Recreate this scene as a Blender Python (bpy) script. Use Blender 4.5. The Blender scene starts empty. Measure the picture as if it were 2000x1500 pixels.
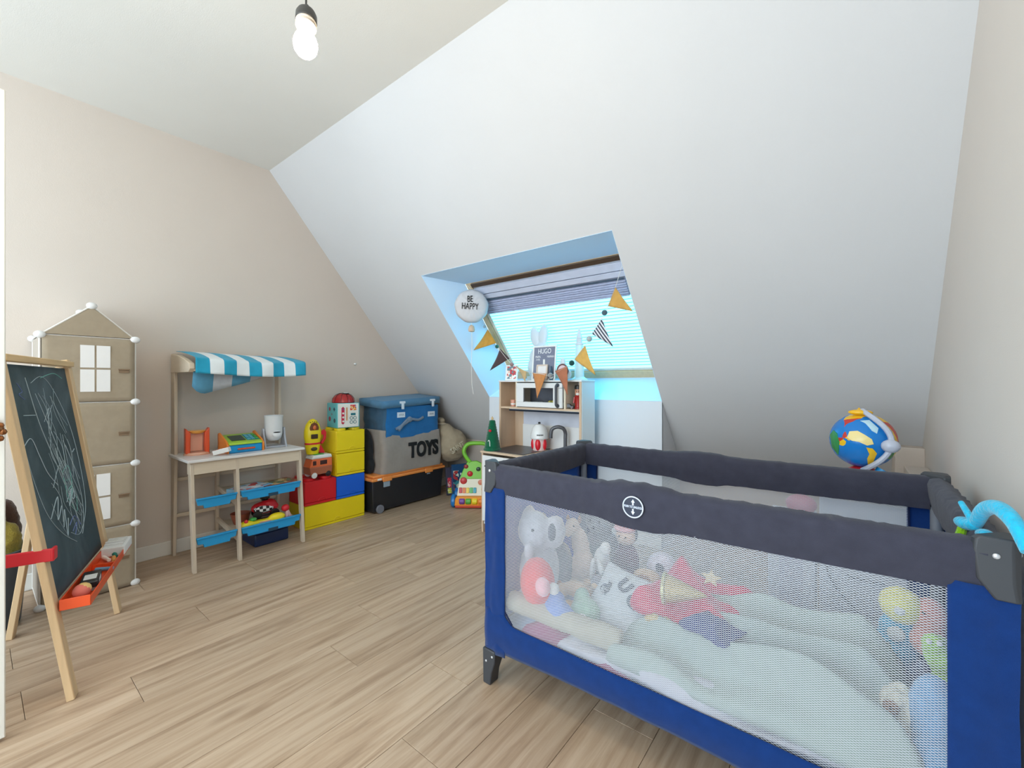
import bpy, math, random
from mathutils import Vector, Matrix, Euler, noise
random.seed(7)
SC = bpy.context.scene
COL = SC.collection
PI = math.pi

# ------------------------------------------------------------------ camera, sky, exposure
cd = bpy.data.cameras.new('camera'); cam = bpy.data.objects.new('camera', cd); COL.objects.link(cam)
cam.location = (0, 0, 1.10); cam.rotation_euler = (math.radians(90), 0, math.radians(38.21))
cd.sensor_width = 36; cd.lens = 832/2000*36; cd.shift_y = -0.001; cd.clip_start = 0.02
SC.camera = cam
SC.view_settings.view_transform = 'Standard'; SC.view_settings.look = 'None'
SC.view_settings.gamma = 1; SC.view_settings.use_curve_mapping = False
SC.view_settings.exposure = 0.63
W = bpy.data.worlds.new('world'); SC.world = W; W.use_nodes = True
W.node_tree.nodes['Background'].inputs[0].default_value = (0.70, 0.865, 1.0, 1)
W.node_tree.nodes['Background'].inputs[1].default_value = 2.8
WINDOW_GLOW = 1.35      # daylight coming through the pleated blind
BULB = 180.0
# added fill light behind the camera, aimed up to brighten the ceiling
ad = bpy.data.lights.new('fill_light', 'AREA'); ad.energy = 30; ad.size = 1.6; ad.size_y = 1.6; ad.shape = 'RECTANGLE'
ad.color = (.80, .92, 1)
ao = bpy.data.objects.new('fill_light', ad); COL.objects.link(ao)
ao.location = (-1.0, -2.2, 1.3); ao.rotation_euler = (math.radians(118), 0, math.radians(0))

# ------------------------------------------------------------------ helpers
def lin(c):
    c = c/255
    return c/12.92 if c <= .04045 else ((c+.055)/1.055)**2.4
def rgb(t): return (lin(t[0]), lin(t[1]), lin(t[2]), 1)

class NT:
    def __init__(s, name):
        s.m = bpy.data.materials.new(name); s.m.use_nodes = True
        s.t = s.m.node_tree; s.b = s.t.nodes['Principled BSDF']; s.out = s.t.nodes['Material Output']
    def n(s, typ, **kw):
        k = s.t.nodes.new(typ)
        for a, v in kw.items():
            if a.startswith('i_'):
                key = a[2:]; key = int(key) if key.isdigit() else key.replace('_', ' ')
                k.inputs[key].default_value = v
            else: setattr(k, a, v)
        return k
    def l(s, a, b): s.t.links.new(a, b)
    def math(s, op, a, b=None, c=None):
        k = s.t.nodes.new('ShaderNodeMath'); k.operation = op
        for i, v in enumerate((a, b, c)):
            if v is None: continue
            if isinstance(v, (int, float)): k.inputs[i].default_value = v
            else: s.l(v, k.inputs[i])
        return k.outputs[0]
    def mix(s, f, a, b):
        k = s.t.nodes.new('ShaderNodeMix'); k.data_type = 'RGBA'
        for i, v in ((0, f), (6, a), (7, b)):
            if isinstance(v, (int, float, tuple)): k.inputs[i].default_value = v
            else: s.l(v, k.inputs[i])
        return k.outputs[2]

MATS = {}
def mat(name, c, rough=.5, var=.06, vs=12, bump=0, bs=200, metal=0, spec=.4, sheen=0, coat=0, stretch=(1, 1, 1), emit=0, ec=None, alpha=1, trans=0):
    if name in MATS: return MATS[name]
    g = NT(name); b = g.b
    tc = g.n('ShaderNodeTexCoord'); mp = g.n('ShaderNodeMapping'); mp.inputs['Scale'].default_value = stretch
    g.l(tc.outputs['Object'], mp.inputs[0])
    nz = g.n('ShaderNodeTexNoise', i_Scale=vs, i_Detail=4.0); g.l(mp.outputs[0], nz.inputs['Vector'])
    c0 = rgb(c); lo = tuple(max(0, x*(1-var*2)) for x in c0[:3])+(1,); hi = tuple(min(1, x*(1+var*2)) for x in c0[:3])+(1,)
    g.l(g.mix(nz.outputs[0], lo, hi), b.inputs['Base Color'])
    b.inputs['Roughness'].default_value = rough; b.inputs['Metallic'].default_value = metal
    b.inputs['Specular IOR Level'].default_value = spec
    b.inputs['Sheen Weight'].default_value = sheen; b.inputs['Coat Weight'].default_value = coat
    if trans: b.inputs['Transmission Weight'].default_value = trans
    if emit:
        b.inputs['Emission Color'].default_value = rgb(ec or c); b.inputs['Emission Strength'].default_value = emit
    if bump:
        n2 = g.n('ShaderNodeTexNoise', i_Scale=bs, i_Detail=3.0); g.l(mp.outputs[0], n2.inputs['Vector'])
        bp = g.n('ShaderNodeBump', i_Strength=bump, i_Distance=.004); g.l(n2.outputs[0], bp.inputs['Height']); g.l(bp.outputs[0], b.inputs['Normal'])
    MATS[name] = g.m
    return g.m
def plastic(name, c, rough=.32): return mat(name, c, rough, .03, 6, spec=.5)
def fabric(name, c, bs=500, var=.08, rough=.95, vs=30): return mat(name, c, rough, var, vs, bump=.35, bs=bs, spec=.15, sheen=.15)
def plush(name, c): return mat(name, c, 1, .14, 60, bump=.9, bs=180, spec=.05, sheen=.4)
def wood(name, c, axis='z', var=.1):
    st = {'x': (3, 40, 40), 'y': (40, 3, 40), 'z': (40, 40, 3)}[axis]
    return mat(name, c, .55, var, 1.6, bump=.12, bs=3, stretch=st, spec=.35)

class MB:
    def __init__(s): s.V = []; s.F = []; s.M = []; s.m = 0
    def add(s, V, F, X=None):
        o = len(s.V)
        s.V += [tuple(X @ Vector(v)) if X is not None else tuple(v) for v in V]
        s.F += [tuple(i+o for i in f) for f in F]; s.M += [s.m]*len(F)
        return s
    def box(s, x0, x1, y0, y1, z0, z1, X=None):
        V = [(x, y, z) for z in (z0, z1) for y in (y0, y1) for x in (x0, x1)]
        return s.add(V, [(0, 2, 3, 1), (4, 5, 7, 6), (0, 1, 5, 4), (2, 6, 7, 3), (0, 4, 6, 2), (1, 3, 7, 5)], X)
    def bar(s, p0, p1, w, d, up=(0, 0, 1)):
        p0 = Vector(p0); p1 = Vector(p1); a = (p1-p0); L = a.length; a.normalize(); u = Vector(up)
        sx = a.cross(u)
        if sx.length < 1e-4: sx = a.cross(Vector((0, 1, 0)))
        sx.normalize(); sy = a.cross(sx)
        X = Matrix((( sx.x, sy.x, a.x, p0.x), (sx.y, sy.y, a.y, p0.y), (sx.z, sy.z, a.z, p0.z), (0, 0, 0, 1)))
        return s.box(-w/2, w/2, -d/2, d/2, 0, L, X)
    def prism(s, pts, a0, a1, axis='y', X=None):
        n = len(pts)
        def P(p, a):
            if axis == 'y': return (p[0], a, p[1])
            if axis == 'x': return (a, p[0], p[1])
            return (p[0], p[1], a)
        V = [P(p, a0) for p in pts]+[P(p, a1) for p in pts]
        F = [tuple(range(n))[::-1], tuple(range(n, 2*n))]+[(i, (i+1) % n, n+(i+1) % n, n+i) for i in range(n)]
        return s.add(V, F, X)
    def tube(s, pts, r, n=8, closed=False):
        pts = [Vector(p) for p in pts]; N = len(pts)
        rr = r if isinstance(r, (list, tuple)) else [r]*N
        V = []; prev = None
        for i, p in enumerate(pts):
            a = pts[(i+1) % N] if (closed or i < N-1) else p; b = pts[i-1] if (closed or i > 0) else p
            t = (a-b); t = t.normalized() if t.length > 1e-9 else Vector((0, 0, 1))
            if prev is None:
                u = t.cross(Vector((0, 0, 1)))
                if u.length < .05: u = t.cross(Vector((1, 0, 0)))
            else: u = prev-t*prev.dot(t)
            u.normalize(); prev = u; w = t.cross(u)
            V += [p+(u*math.cos(2*PI*k/n)+w*math.sin(2*PI*k/n))*rr[i] for k in range(n)]
        F = []
        for i in range(N if closed else N-1):
            j = (i+1) % N
            F += [(i*n+k, i*n+(k+1) % n, j*n+(k+1) % n, j*n+k) for k in range(n)]
        if not closed: F += [tuple(range(n))[::-1], tuple((N-1)*n+k for k in range(n))]
        return s.add(V, F)
    def lathe(s, prof, X=None, n=24, ang=2*PI):
        V = []; N = len(prof)
        for k in range(n):
            a = ang*k/n
            V += [(r*math.cos(a), r*math.sin(a), z) for r, z in prof]
        F = [(k*N+i, ((k+1) % n)*N+i, ((k+1) % n)*N+i+1, k*N+i+1) for k in range(n) for i in range(N-1)]
        if prof[0][0] > 1e-6: F.append(tuple(k*N for k in range(n))[::-1])
        if prof[-1][0] > 1e-6: F.append(tuple(k*N+N-1 for k in range(n)))
        return s.add(V, F, X)
    def ell(s, c, r, rot=(0, 0, 0), n=16):
        if isinstance(r, (int, float)): r = (r, r, r)
        X = Matrix.Translation(Vector(c)) @ Euler(rot).to_matrix().to_4x4() @ Matrix.Diagonal((r[0], r[1], r[2], 1))
        m = n//2; prof = [(math.sin(PI*i/m) if 0 < i < m else 0, -math.cos(PI*i/m)) for i in range(m+1)]
        return s.lathe(prof, X, n)
    def grid(s, fn, nu, nv):
        V = [fn(i/nu, j/nv) for j in range(nv+1) for i in range(nu+1)]
        F = [(j*(nu+1)+i, j*(nu+1)+i+1, (j+1)*(nu+1)+i+1, (j+1)*(nu+1)+i) for j in range(nv) for i in range(nu)]
        return s.add(V, F)
    def disc(s, c, r, h, ax='z', n=20, r2=None):
        X = Matrix.Translation(Vector(c)) @ {'z': Matrix.Identity(4), 'x': Matrix.Rotation(PI/2, 4, 'Y'), 'y': Matrix.Rotation(-PI/2, 4, 'X')}[ax]
        return s.lathe([(r, 0), (r if r2 is None else r2, h)], X, n)

def mesh_of(name, mb, ms, smooth=35):
    me = bpy.data.meshes.new(name); me.from_pydata([tuple(v) for v in mb.V], [], mb.F)
    for m in (ms if isinstance(ms, (list, tuple)) else [ms]): me.materials.append(m)
    me.polygons.foreach_set('material_index', mb.M)
    import bmesh
    bm = bmesh.new(); bm.from_mesh(me); bmesh.ops.remove_doubles(bm, verts=bm.verts, dist=1e-6)
    bmesh.ops.recalc_face_normals(bm, faces=bm.faces); bm.to_mesh(me); bm.free()
    if smooth:
        me.shade_smooth(); me.set_sharp_from_angle(angle=math.radians(smooth))
    return me
def P(name, mb, ms, T=None, bevel=0, solid=0, sub=0, remesh=0, smooth=35, w=True, label=None, disp=0, ds=.05, seg=2):
    """one mesh object; mb given in world coordinates (w) or in the coordinates of its thing"""
    me = mesh_of(name, mb, ms, smooth)
    o = bpy.data.objects.new(name, me); COL.objects.link(o)
    if T is not None:
        o.parent = T
        root = T
        while root.parent: root = root.parent
        if w: me.transform(ROOTM.get(root.name, Matrix.Identity(4)).inverted())
    if solid: k = o.modifiers.new('s', 'SOLIDIFY'); k.thickness = solid; k.offset = 0
    if remesh:
        k = o.modifiers.new('r', 'REMESH'); k.mode = 'VOXEL'; k.voxel_size = remesh; k.use_smooth_shade = True
        k = o.modifiers.new('sm', 'SMOOTH'); k.factor = .6; k.iterations = 5
    if bevel: k = o.modifiers.new('b', 'BEVEL'); k.width = bevel; k.segments = seg; k.limit_method = 'ANGLE'; k.angle_limit = math.radians(40)
    if sub: k = o.modifiers.new('ss', 'SUBSURF'); k.levels = sub; k.render_levels = sub
    if disp:
        tx = bpy.data.textures.new('t', 'CLOUDS'); tx.noise_scale = ds
        k = o.modifiers.new('d', 'DISPLACE'); k.texture = tx; k.strength = disp; k.mid_level = .5
    if label: o['label'] = label
    return o
ROOTM = {}
def thing(name, label, cat, loc=(0, 0, 0), rz=0, group=None):
    o = bpy.data.objects.new(name, None); COL.objects.link(o); o.empty_display_size = .05
    o.location = loc; o.rotation_euler = (0, 0, rz)
    ROOTM[o.name] = Matrix.Translation(Vector(loc)) @ Matrix.Rotation(rz, 4, 'Z')
    o['label'] = label; o['category'] = cat
    if group: o['group'] = group
    return o
def tag(o, label, cat, group=None):
    o['label'] = label; o['category'] = cat
    if group: o['group'] = group
    return o
def recenter(o):
    me = o.data; vs = [v.co for v in me.vertices]
    c = Vector((sum(v.x for v in vs)/len(vs), sum(v.y for v in vs)/len(vs), min(v.z for v in vs)))
    me.transform(Matrix.Translation(-c)); o.location = c
    return o
def struct(name, mb, ms, T=None, **kw):
    o = P(name, mb, ms, T, **kw)
    if T is None: o['kind'] = 'structure'
    return o
def text(name, s, size, X, m, T=None, depth=.0008, w=True, sx=1, bold=0, label=None):
    cu = bpy.data.curves.new('t', 'FONT'); cu.body = s; cu.size = size; cu.align_x = 'CENTER'; cu.align_y = 'CENTER'
    cu.extrude = depth; cu.offset = bold
    t = bpy.data.objects.new('t', cu); COL.objects.link(t)
    dg = bpy.context.evaluated_depsgraph_get(); dg.update()
    me = bpy.data.meshes.new_from_object(t.evaluated_get(dg)); bpy.data.objects.remove(t); bpy.data.curves.remove(cu)
    me.transform(X @ Matrix.Diagonal((sx, 1, 1, 1)))
    me.materials.clear(); me.materials.append(m); me.name = name
    o = bpy.data.objects.new(name, me); COL.objects.link(o)
    if T is not None:
        o.parent = T; root = T
        while root.parent: root = root.parent
        if w: me.transform(ROOTM[root.name].inverted())
    if label: o['label'] = label
    return o
def frame(o, xd, zd):       # text matrix: reading direction xd, outward normal zd
    xd = Vector(xd).normalized(); zd = Vector(zd).normalized(); yd = zd.cross(xd)
    return Matrix(((xd.x, yd.x, zd.x, o[0]), (xd.y, yd.y, zd.y, o[1]), (xd.z, yd.z, zd.z, o[2]), (0, 0, 0, 1)))
def bez(p, n=8):
    """smooth path through points (Catmull-Rom)"""
    p = [Vector(q) for q in p]; out = []
    for i in range(len(p)-1):
        a = p[max(i-1, 0)]; b = p[i]; c = p[i+1]; d = p[min(i+2, len(p)-1)]
        for k in range(n):
            t = k/n
            out.append(.5*((2*b)+(c-a)*t+(2*a-5*b+4*c-d)*t*t+(-a+3*b-3*c+d)*t**3))
    out.append(p[-1]); return out

# ------------------------------------------------------------------ room materials
def wall_mat(name, c):
    return mat(name, c, .92, .012, 3, bump=.12, bs=240, spec=.15)
M_wall = wall_mat('wall_paint_beige', (212, 199, 187)); M_ceil = wall_mat('ceiling_paint_white', (228, 225, 218))
M_slope = wall_mat('slope_paint_white', (206, 204, 203)); M_reveal = wall_mat('reveal_daylight_blue', (206, 230, 250))  # reveal: blue daylight painted into the colour of white paint
M_white = mat('white_gloss_paint', (226, 222, 214), .45, .02)

XL, XR, YB, ZC = -3.42, .30, -1.9, 2.70
YT = 1.391                      # slope meets the ceiling here
def ysl(z): return (4.369-z)/1.2
KZ = .517; YK = ysl(KZ)         # knee wall
# floor and planks -------------------------------------------------
b = MB(); b.box(XL, XR, YB, YK, -.06, -.012)
floor = struct('floor', b, mat('subfloor_board', (120, 100, 80), .9))
g = NT('oak_laminate'); 
tc = g.n('ShaderNodeTexCoord'); oi = g.n('ShaderNodeObjectInfo')
cb = g.n('ShaderNodeCombineXYZ'); g.l(g.math('MULTIPLY', oi.outputs['Random'], 37.0), cb.inputs[0]); g.l(g.math('MULTIPLY', oi.outputs['Random'], 91.0), cb.inputs[1])
va = g.n('ShaderNodeVectorMath', operation='ADD'); g.l(tc.outputs['Object'], va.inputs[0]); g.l(cb.outputs[0], va.inputs[1])
mp = g.n('ShaderNodeMapping'); mp.inputs['Scale'].default_value = (16, 1.1, 1); g.l(va.outputs[0], mp.inputs[0])
n1 = g.n('ShaderNodeTexNoise', i_Scale=1.6, i_Detail=7.0, i_Roughness=.62, i_Distortion=.7); g.l(mp.outputs[0], n1.inputs['Vector'])
mp2 = g.n('ShaderNodeMapping'); mp2.inputs['Scale'].default_value = (90, 3, 1); g.l(va.outputs[0], mp2.inputs[0])
n2 = g.n('ShaderNodeTexNoise', i_Scale=1.5, i_Detail=4.0); g.l(mp2.outputs[0], n2.inputs['Vector'])
n3 = g.n('ShaderNodeTexNoise', i_Scale=3.0, i_Detail=2.0); g.l(va.outputs[0], n3.inputs['Vector'])
cr = g.n('ShaderNodeValToRGB'); g.l(n1.outputs[0], cr.inputs[0])
e = cr.color_ramp.elements; e[0].position = .3; e[0].color = rgb((148, 120, 94)); e[1].position = .62; e[1].color = rgb((198, 172, 144))
k = e.new(.45); k.color = rgb((178, 150, 121))
mpk = g.n('ShaderNodeMapping'); mpk.inputs['Scale'].default_value = (5, 1.7, 1); g.l(va.outputs[0], mpk.inputs[0])
vk = g.n('ShaderNodeTexVoronoi', i_Scale=1.3); g.l(mpk.outputs[0], vk.inputs['Vector'])
kn = g.n('ShaderNodeMapRange', i_1=.0, i_2=.16, i_3=.55, i_4=0.0); g.l(vk.outputs['Distance'], kn.inputs[0])
c1 = g.mix(g.math('MULTIPLY', n2.outputs[0], .45), cr.outputs[0], rgb((152, 124, 100)))
c2 = g.mix(kn.outputs[0], c1, rgb((128, 98, 72)))
hs = g.n('ShaderNodeHueSaturation'); g.l(c2, hs.inputs['Color'])
g.l(g.math('ADD', g.math('MULTIPLY', oi.outputs['Random'], .16), 1.0), hs.inputs['Value']); hs.inputs['Saturation'].default_value = .95
g.l(hs.outputs[0], g.b.inputs['Base Color']); g.b.inputs['Roughness'].default_value = .42; g.b.inputs['Specular IOR Level'].default_value = .35
bp = g.n('ShaderNodeBump', i_Strength=.12, i_Distance=.002); g.l(n2.outputs[0], bp.inputs['Height']); g.l(bp.outputs[0], g.b.inputs['Normal'])
M_oak = g.m
PW = .205; ends = {0: 1.12, 1: .826, 3: 1.56, 4: .55, 5: 1.185, 6: .37, 7: .12, 8: .684, 2: .2, -1: .55, -2: 1.0, -3: .35, -4: .8, -5: .1, 9: 1.0, 10: .5, 11: 1.3}
plank_meshes = {}
def plank_mesh(w, L):
    key = (round(w, 3), round(L, 3))
    if key not in plank_meshes:
        q = MB(); a = .0007; q.box(a, w-a, a, L-a, -.012, 0)
        # tiny chamfer
        me = mesh_of('plank', q, M_oak, 0)
        import bmesh
        bm = bmesh.new(); bm.from_mesh(me)
        ed = [e for e in bm.edges if all(v.co.z > -.001 for v in e.verts)]
        bmesh.ops.bevel(bm, geom=ed, offset=.0008, segments=1, affect='EDGES'); bm.to_mesh(me); bm.free()
        plank_meshes[key] = me
    return plank_meshes[key]
for k in range(-7, 12):
    # strip k spans x0..x0+PW ; strip 0 = [-1.29,-1.085], strip 1 = [-1.085,-.88], strips to the left have growing k from 2
    idx = k
    x0 = -1.29+PW*k if k <= 1 else None
for s in range(-11, 9):
    x0 = -1.29+PW*s; x1 = x0+PW
    a = max(x0, XL); c = min(x1, XR)
    if c-a < .01: continue
    off = {0: 1.12, 1: .826, -1: 1.56, -2: .93, -3: 1.185, -4: .37, -5: 1.31, -6: .684, -7: .1, 2: .55, 3: 1.3}.get(s, (s*.47) % 1.2)
    y = off
    while y > YB: y -= 1.2
    while y < YK:
        p0 = max(y, YB); p1 = min(y+1.2, YK)
        if p1-p0 > .02:
            o = bpy.data.objects.new('plank', plank_mesh(c-a, p1-p0)); COL.objects.link(o); o.parent = floor; o.location = (a, p0, 0)
        y += 1.2
# walls ------------------------------------------------------------
T_ = .08
prof = [(YB, 0), (YK, 0), (YK, KZ), (YT, ZC), (YB, ZC)]
b = MB(); b.prism(prof, XL-T_, XL, 'x'); struct('wall_left', b, M_wall, smooth=0)
b = MB(); b.prism(prof, XR, XR+T_, 'x'); struct('wall_right', b, wall_mat('wall_paint_right', (216, 208, 200)), smooth=0)
b = MB(); b.box(XL, XR, YB, YT, ZC, ZC+.06); struct('ceiling', b, M_ceil)
b = MB(); b.box(XL, XR, YK, YK+.06, 0, KZ); struct('wall_knee', b, M_wall)
# slope with the skylight opening
OX0, OX1, OZ0, OZ1 = -2.478, -.962, .978, 1.895
WX0, WX1 = -2.36, -1.0
n_s = Vector((0, .768, .640)); WT = Vector((0, 2.402, 1.878)); WB = Vector((0, 3.015, 1.138))
def S(x, z): return (x, ysl(z), z)
b = MB()
for x0, x1, z0, z1 in ((XL, OX0, KZ, ZC), (OX1, XR, KZ, ZC), (OX0, OX1, OZ1, ZC), (OX0, OX1, KZ, OZ0)):
    f = [Vector(S(x0, z0)), Vector(S(x1, z0)), Vector(S(x1, z1)), Vector(S(x0, z1))]
    if (x0, z0) == (OX0, KZ): pass
    b.add(f+[q+n_s*.02 for q in f], [(3, 2, 1, 0), (4, 5, 6, 7), (0, 1, 5, 4), (2, 3, 7, 6), (0, 4, 7, 3), (1, 2, 6, 5)])
struct('wall_slope', b, M_slope, smooth=0)
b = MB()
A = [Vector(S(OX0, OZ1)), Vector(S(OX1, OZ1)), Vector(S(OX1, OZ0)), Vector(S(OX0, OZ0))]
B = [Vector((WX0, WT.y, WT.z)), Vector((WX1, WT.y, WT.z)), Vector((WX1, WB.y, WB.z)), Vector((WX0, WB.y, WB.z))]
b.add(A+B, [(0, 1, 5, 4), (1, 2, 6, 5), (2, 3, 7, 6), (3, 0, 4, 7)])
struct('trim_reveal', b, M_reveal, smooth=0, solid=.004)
yp = ysl(OZ0)
b = MB(); b.box(OX0, OX1, yp, yp+.012, 0, OZ0+.001); b.add([(OX1, yp, 0), (OX1, yp, OZ0), (OX1, YK, KZ), (OX1, YK, 0), (OX0, yp, 0), (OX0, yp, OZ0), (OX0, YK, KZ), (OX0, YK, 0)], [(0, 1, 2, 3), (4, 5, 6, 7)])
struct('wall_panel', b, wall_mat('panel_paint_white', (222, 224, 228)), smooth=0)
# skirting
b = MB(); b.box(XL, XL+.013, YB, YK, 0, .088); struct('baseboard_left', b, M_white, bevel=.004)
b = MB(); b.box(XL, OX0, YK-.012, YK, 0, .088); b.box(OX1, XR, YK-.012, YK, 0, .088); struct('baseboard_back', b, M_white, bevel=.004)
b = MB(); b.box(OX0, OX1, yp-.012, yp, 0, .088); struct('baseboard_panel', b, M_white, bevel=.004)
b = MB(); b.box(XR-.012, XR, YB, YK, 0, .088); struct('baseboard_right', b, M_white, bevel=.004)
# boxed pipe in the right corner
b = MB(); b.box(.19, XR, ysl(.777)-.10, YK, 0, .777); b.box(.215, XR, 2.55, 2.80, 0, .70); struct('trim_pipe_box', b, M_wall, bevel=.003)

# skylight -----------------------------------------------------------
u_d = (WB-WT).normalized()
def WP(x, s, o=0):      # point on the window plane: s down the slope from its top edge, o outwards
    p = WT+u_d*s+n_s*o; return Vector((x, p.y, p.z))
LW = (WB-WT).length
def wbox(b, x0, x1, s0, s1, o0, o1):
    V = [WP(x, s, o) for o in (o0, o1) for s in (s0, s1) for x in (x0, x1)]
    return b.add(V, [(0, 2, 3, 1), (4, 5, 7, 6), (0, 1, 5, 4), (2, 6, 7, 3), (0, 4, 6, 2), (1, 3, 7, 5)])
M_pine = wood('lacquered_pine', (214, 188, 146), 'x', .06); M_pine2 = wood('lacquered_pine_stile', (206, 180, 142), 'z', .06)
b = MB(); wbox(b, WX0, WX0+.05, 0, LW, 0, .06); wbox(b, WX1-.05, WX1, 0, LW, 0, .06); wbox(b, WX0+.05, WX1-.05, 0, .012, .01, .06); wbox(b, WX0+.05, WX1-.05, LW-.06, LW, 0, .06)
win = struct('window_1', b, M_pine2, bevel=.003)
ROOTM[win.name] = Matrix.Identity(4)
b = MB(); wbox(b, WX0+.052, WX1-.052, .012, .042, -.004, .02); P('vent_gap', b, mat('dark_bronze', (70, 52, 38), .5), win)
b = MB(); wbox(b, WX0+.052, WX0+.08, .04, LW-.06, .012, .05); wbox(b, WX1-.08, WX1-.052, .04, LW-.06, .012, .05); wbox(b, WX0+.08, WX1-.08, LW-.085, LW-.061, .012, .05)
P('sash', b, mat('sash_white', (222, 214, 200), .5), win, bevel=.002)
b = MB(); wbox(b, WX0+.052, WX1-.052, .04, .30, .031, .036); wbox(b, WX0+.06, WX1-.06, .052, .105, -.012, .03); wbox(b, WX0+.06, WX1-.06, .112, .15, -.008, .03)
P('blind_cassette', b, mat('cassette_grey', (196, 198, 212), .4), win, bevel=.006)
b = MB()
for i in range(7):
    s0 = .175+i*.0165; wbox(b, WX0+.082, WX1-.082, s0, s0+.013, -.008-.004*(i % 2), .025)
P('gathered_pleats', b, fabric('gathered_blind', (178, 182, 206)), win, bevel=.003)
b = MB(); b.tube([WP(WX0+.085, .158, -.012), WP(WX1-.085, .16, -.012)], .0045, 6)
P('blind_rail', b, mat('rail_dark', (60, 78, 92), .4), win)
# daylight-lit pleated blind
g = NT('backlit_pleats'); tc = g.n('ShaderNodeTexCoord')
nz = g.n('ShaderNodeTexNoise', i_Scale=2.2, i_Detail=2.0); g.l(tc.outputs['Object'], nz.inputs['Vector'])
cc = g.mix(nz.outputs[0], (.13, .62, .92, 1), (.19, .76, 1.0, 1))
g.b.inputs['Base Color'].default_value = rgb((150, 225, 235)); g.b.inputs['Roughness'].default_value = .8
g.l(cc, g.b.inputs['Emission Color']); g.b.inputs['Emission Strength'].default_value = WINDOW_GLOW*1.55
M_blind = g.m
M_crease_shade = mat('blind_crease_shade', (60, 150, 170), .8, emit=.8, ec=(70, 175, 195))  # fold shading put into the strip colour; an even glow shows none
b = MB(); N = 22; s0 = .29; s1 = LW-.085; V = []
for i in range(2*N+1):
    s = s0+(s1-s0)*i/(2*N); o = .012+(.008 if i % 2 else 0)
    V += [WP(WX0+.082, s, o), WP(WX1-.082, s, o)]
b.add(V, [(2*i, 2*i+1, 2*i+3, 2*i+2) for i in range(2*N)])
P('pleated_blind', b, M_blind, win, smooth=0, label='pleated blind glowing cyan with daylight')
b = MB()
for i in range(1, N):
    s = s0+(s1-s0)*i/N; wbox(b, WX0+.083, WX1-.083, s-.0016, s+.0016, .0085, .0115)
o = P('pleat_shade_strips', b, M_crease_shade, win, smooth=0); o['kind'] = 'stuff'
b = MB(); wbox(b, WX0+.05, WX1-.05, .03, LW-.06, .055, .06)
gm = NT('window_glass'); gm.b.inputs['Base Color'].default_value = (.8, .93, .96, 1); gm.b.inputs['Roughness'].default_value = .02; gm.b.inputs['Transmission Weight'].default_value = 1
P('pane', b, gm.m, win)

# door leaf at the left ------------------------------------------------
M_door = mat('door_paint', (226, 222, 212), .45, .02)
b = MB(); b.box(-2.070, -2.030, -.77, .066, .012, 2.00)
door = struct('door_1', b, M_door, bevel=.003); ROOTM[door.name] = Matrix.Identity(4)
M_brass = mat('aged_brass', (150, 96, 56), .35, .2, 60, metal=.7, bump=.5, bs=120)
b = MB(); b.disc((-2.03, .032, .965), .026, .008, 'x', 20); b.tube([(-2.024, .032, .965), (-1.985, .032, .965)], .010, 12)
b.ell((-1.972, .034, .965), (.020, .028, .026)); 
for i in range(9):
    a = i*2*PI/9; b.ell((-1.968+.004*math.sin(i*3), .034+.024*math.cos(a), .955+.030*math.sin(a)), .010, n=8)
P('door_knob', b, M_brass, door, label='ornate aged brass knob')

# ------------------------------------------------------------------ hanging bulb
T = thing('pendant_bulb', 'bare lit light bulb hanging from the ceiling on a dark cord', 'light', (-1.155, .565, 1.90))
bx, by = -1.155, .565
M_blk = plastic('black_bakelite', (52, 50, 46), .4)
b = MB(); b.tube([(bx-.012, by+.004, ZC), (bx-.010, by+.003, 2.4), (bx-.004, by, 2.125)], .0028, 8); P('cord', b, M_blk, T)
tilt = Matrix.Translation((bx, by, 2.125)) @ Euler((math.radians(-6), math.radians(-9), 0)).to_matrix().to_4x4() @ Matrix.Rotation(PI, 4, 'X')
b = MB(); b.lathe([(.003, -.002), (.006, .0), (.0075, .012), (.0085, .018), (.0225, .022), (.0265, .032), (.0270, .052), (.0245, .054)], tilt, 28); P('socket', b, M_blk, T)
b = MB(); b.lathe([(.0240, .052), (.0262, .056), (.0262, .060), (.0235, .062), (.0235, .065), (.0255, .067), (.0255, .070), (.0225, .073), (.0205, .080), (.0170, .081)], tilt, 28)
P('threaded_collar', b, mat('beige_collar', (214, 196, 176), .35), T)
g = NT('lit_glass'); g.b.inputs['Base Color'].default_value = (1, .95, .85, 1); g.b.inputs['Emission Color'].default_value = (1, .83, .60, 1); g.b.inputs['Emission Strength'].default_value = BULB
b = MB(); b.lathe([(.0165, .080), (.0175, .088), (.0215, .098), (.0265, .107), (.0295, .118), (.0300, .128), (.0275, .140), (.0215, .150), (.0120, .156), (0, .158)], tilt, 28); P('glass_bulb', b, g.m, T, label='glowing warm white bulb')

# ------------------------------------------------------------------ fabric storage tower shaped as a house
M_rod = plastic('white_rod', (226, 220, 212)); M_ball = plastic('white_connector', (232, 230, 228))
M_beige = fabric('beige_fleece_panel', (166, 150, 128), 900, .05); M_beige2 = fabric('beige_side_panel', (184, 172, 158), 900, .05)
M_wpan = mat('white_window_print', (236, 232, 228), .7, .01)
HX0, HX1, HY0, HY1 = -3.405, -3.06, .205, .555
T = thing('house_storage_tower', 'tall beige fabric storage tower shaped like a house with white connectors', 'storage tower', (-3.23, .38, 0))
TH = [0, .335, .665, .998, 1.335]
b = MB()
for x in (HX0, HX1):
    for y in (HY0, HY1): b.tube([(x, y, .01), (x, y, 1.335)], .0045, 8)
for z in TH:
    zz = max(z, .012)
    for y in (HY0, HY1): b.tube([(HX0, y, zz), (HX1, y, zz)], .0045, 8)
    for x in (HX0, HX1): b.tube([(x, HY0, zz), (x, HY1, zz)], .0045, 8)
yc = .385
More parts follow.
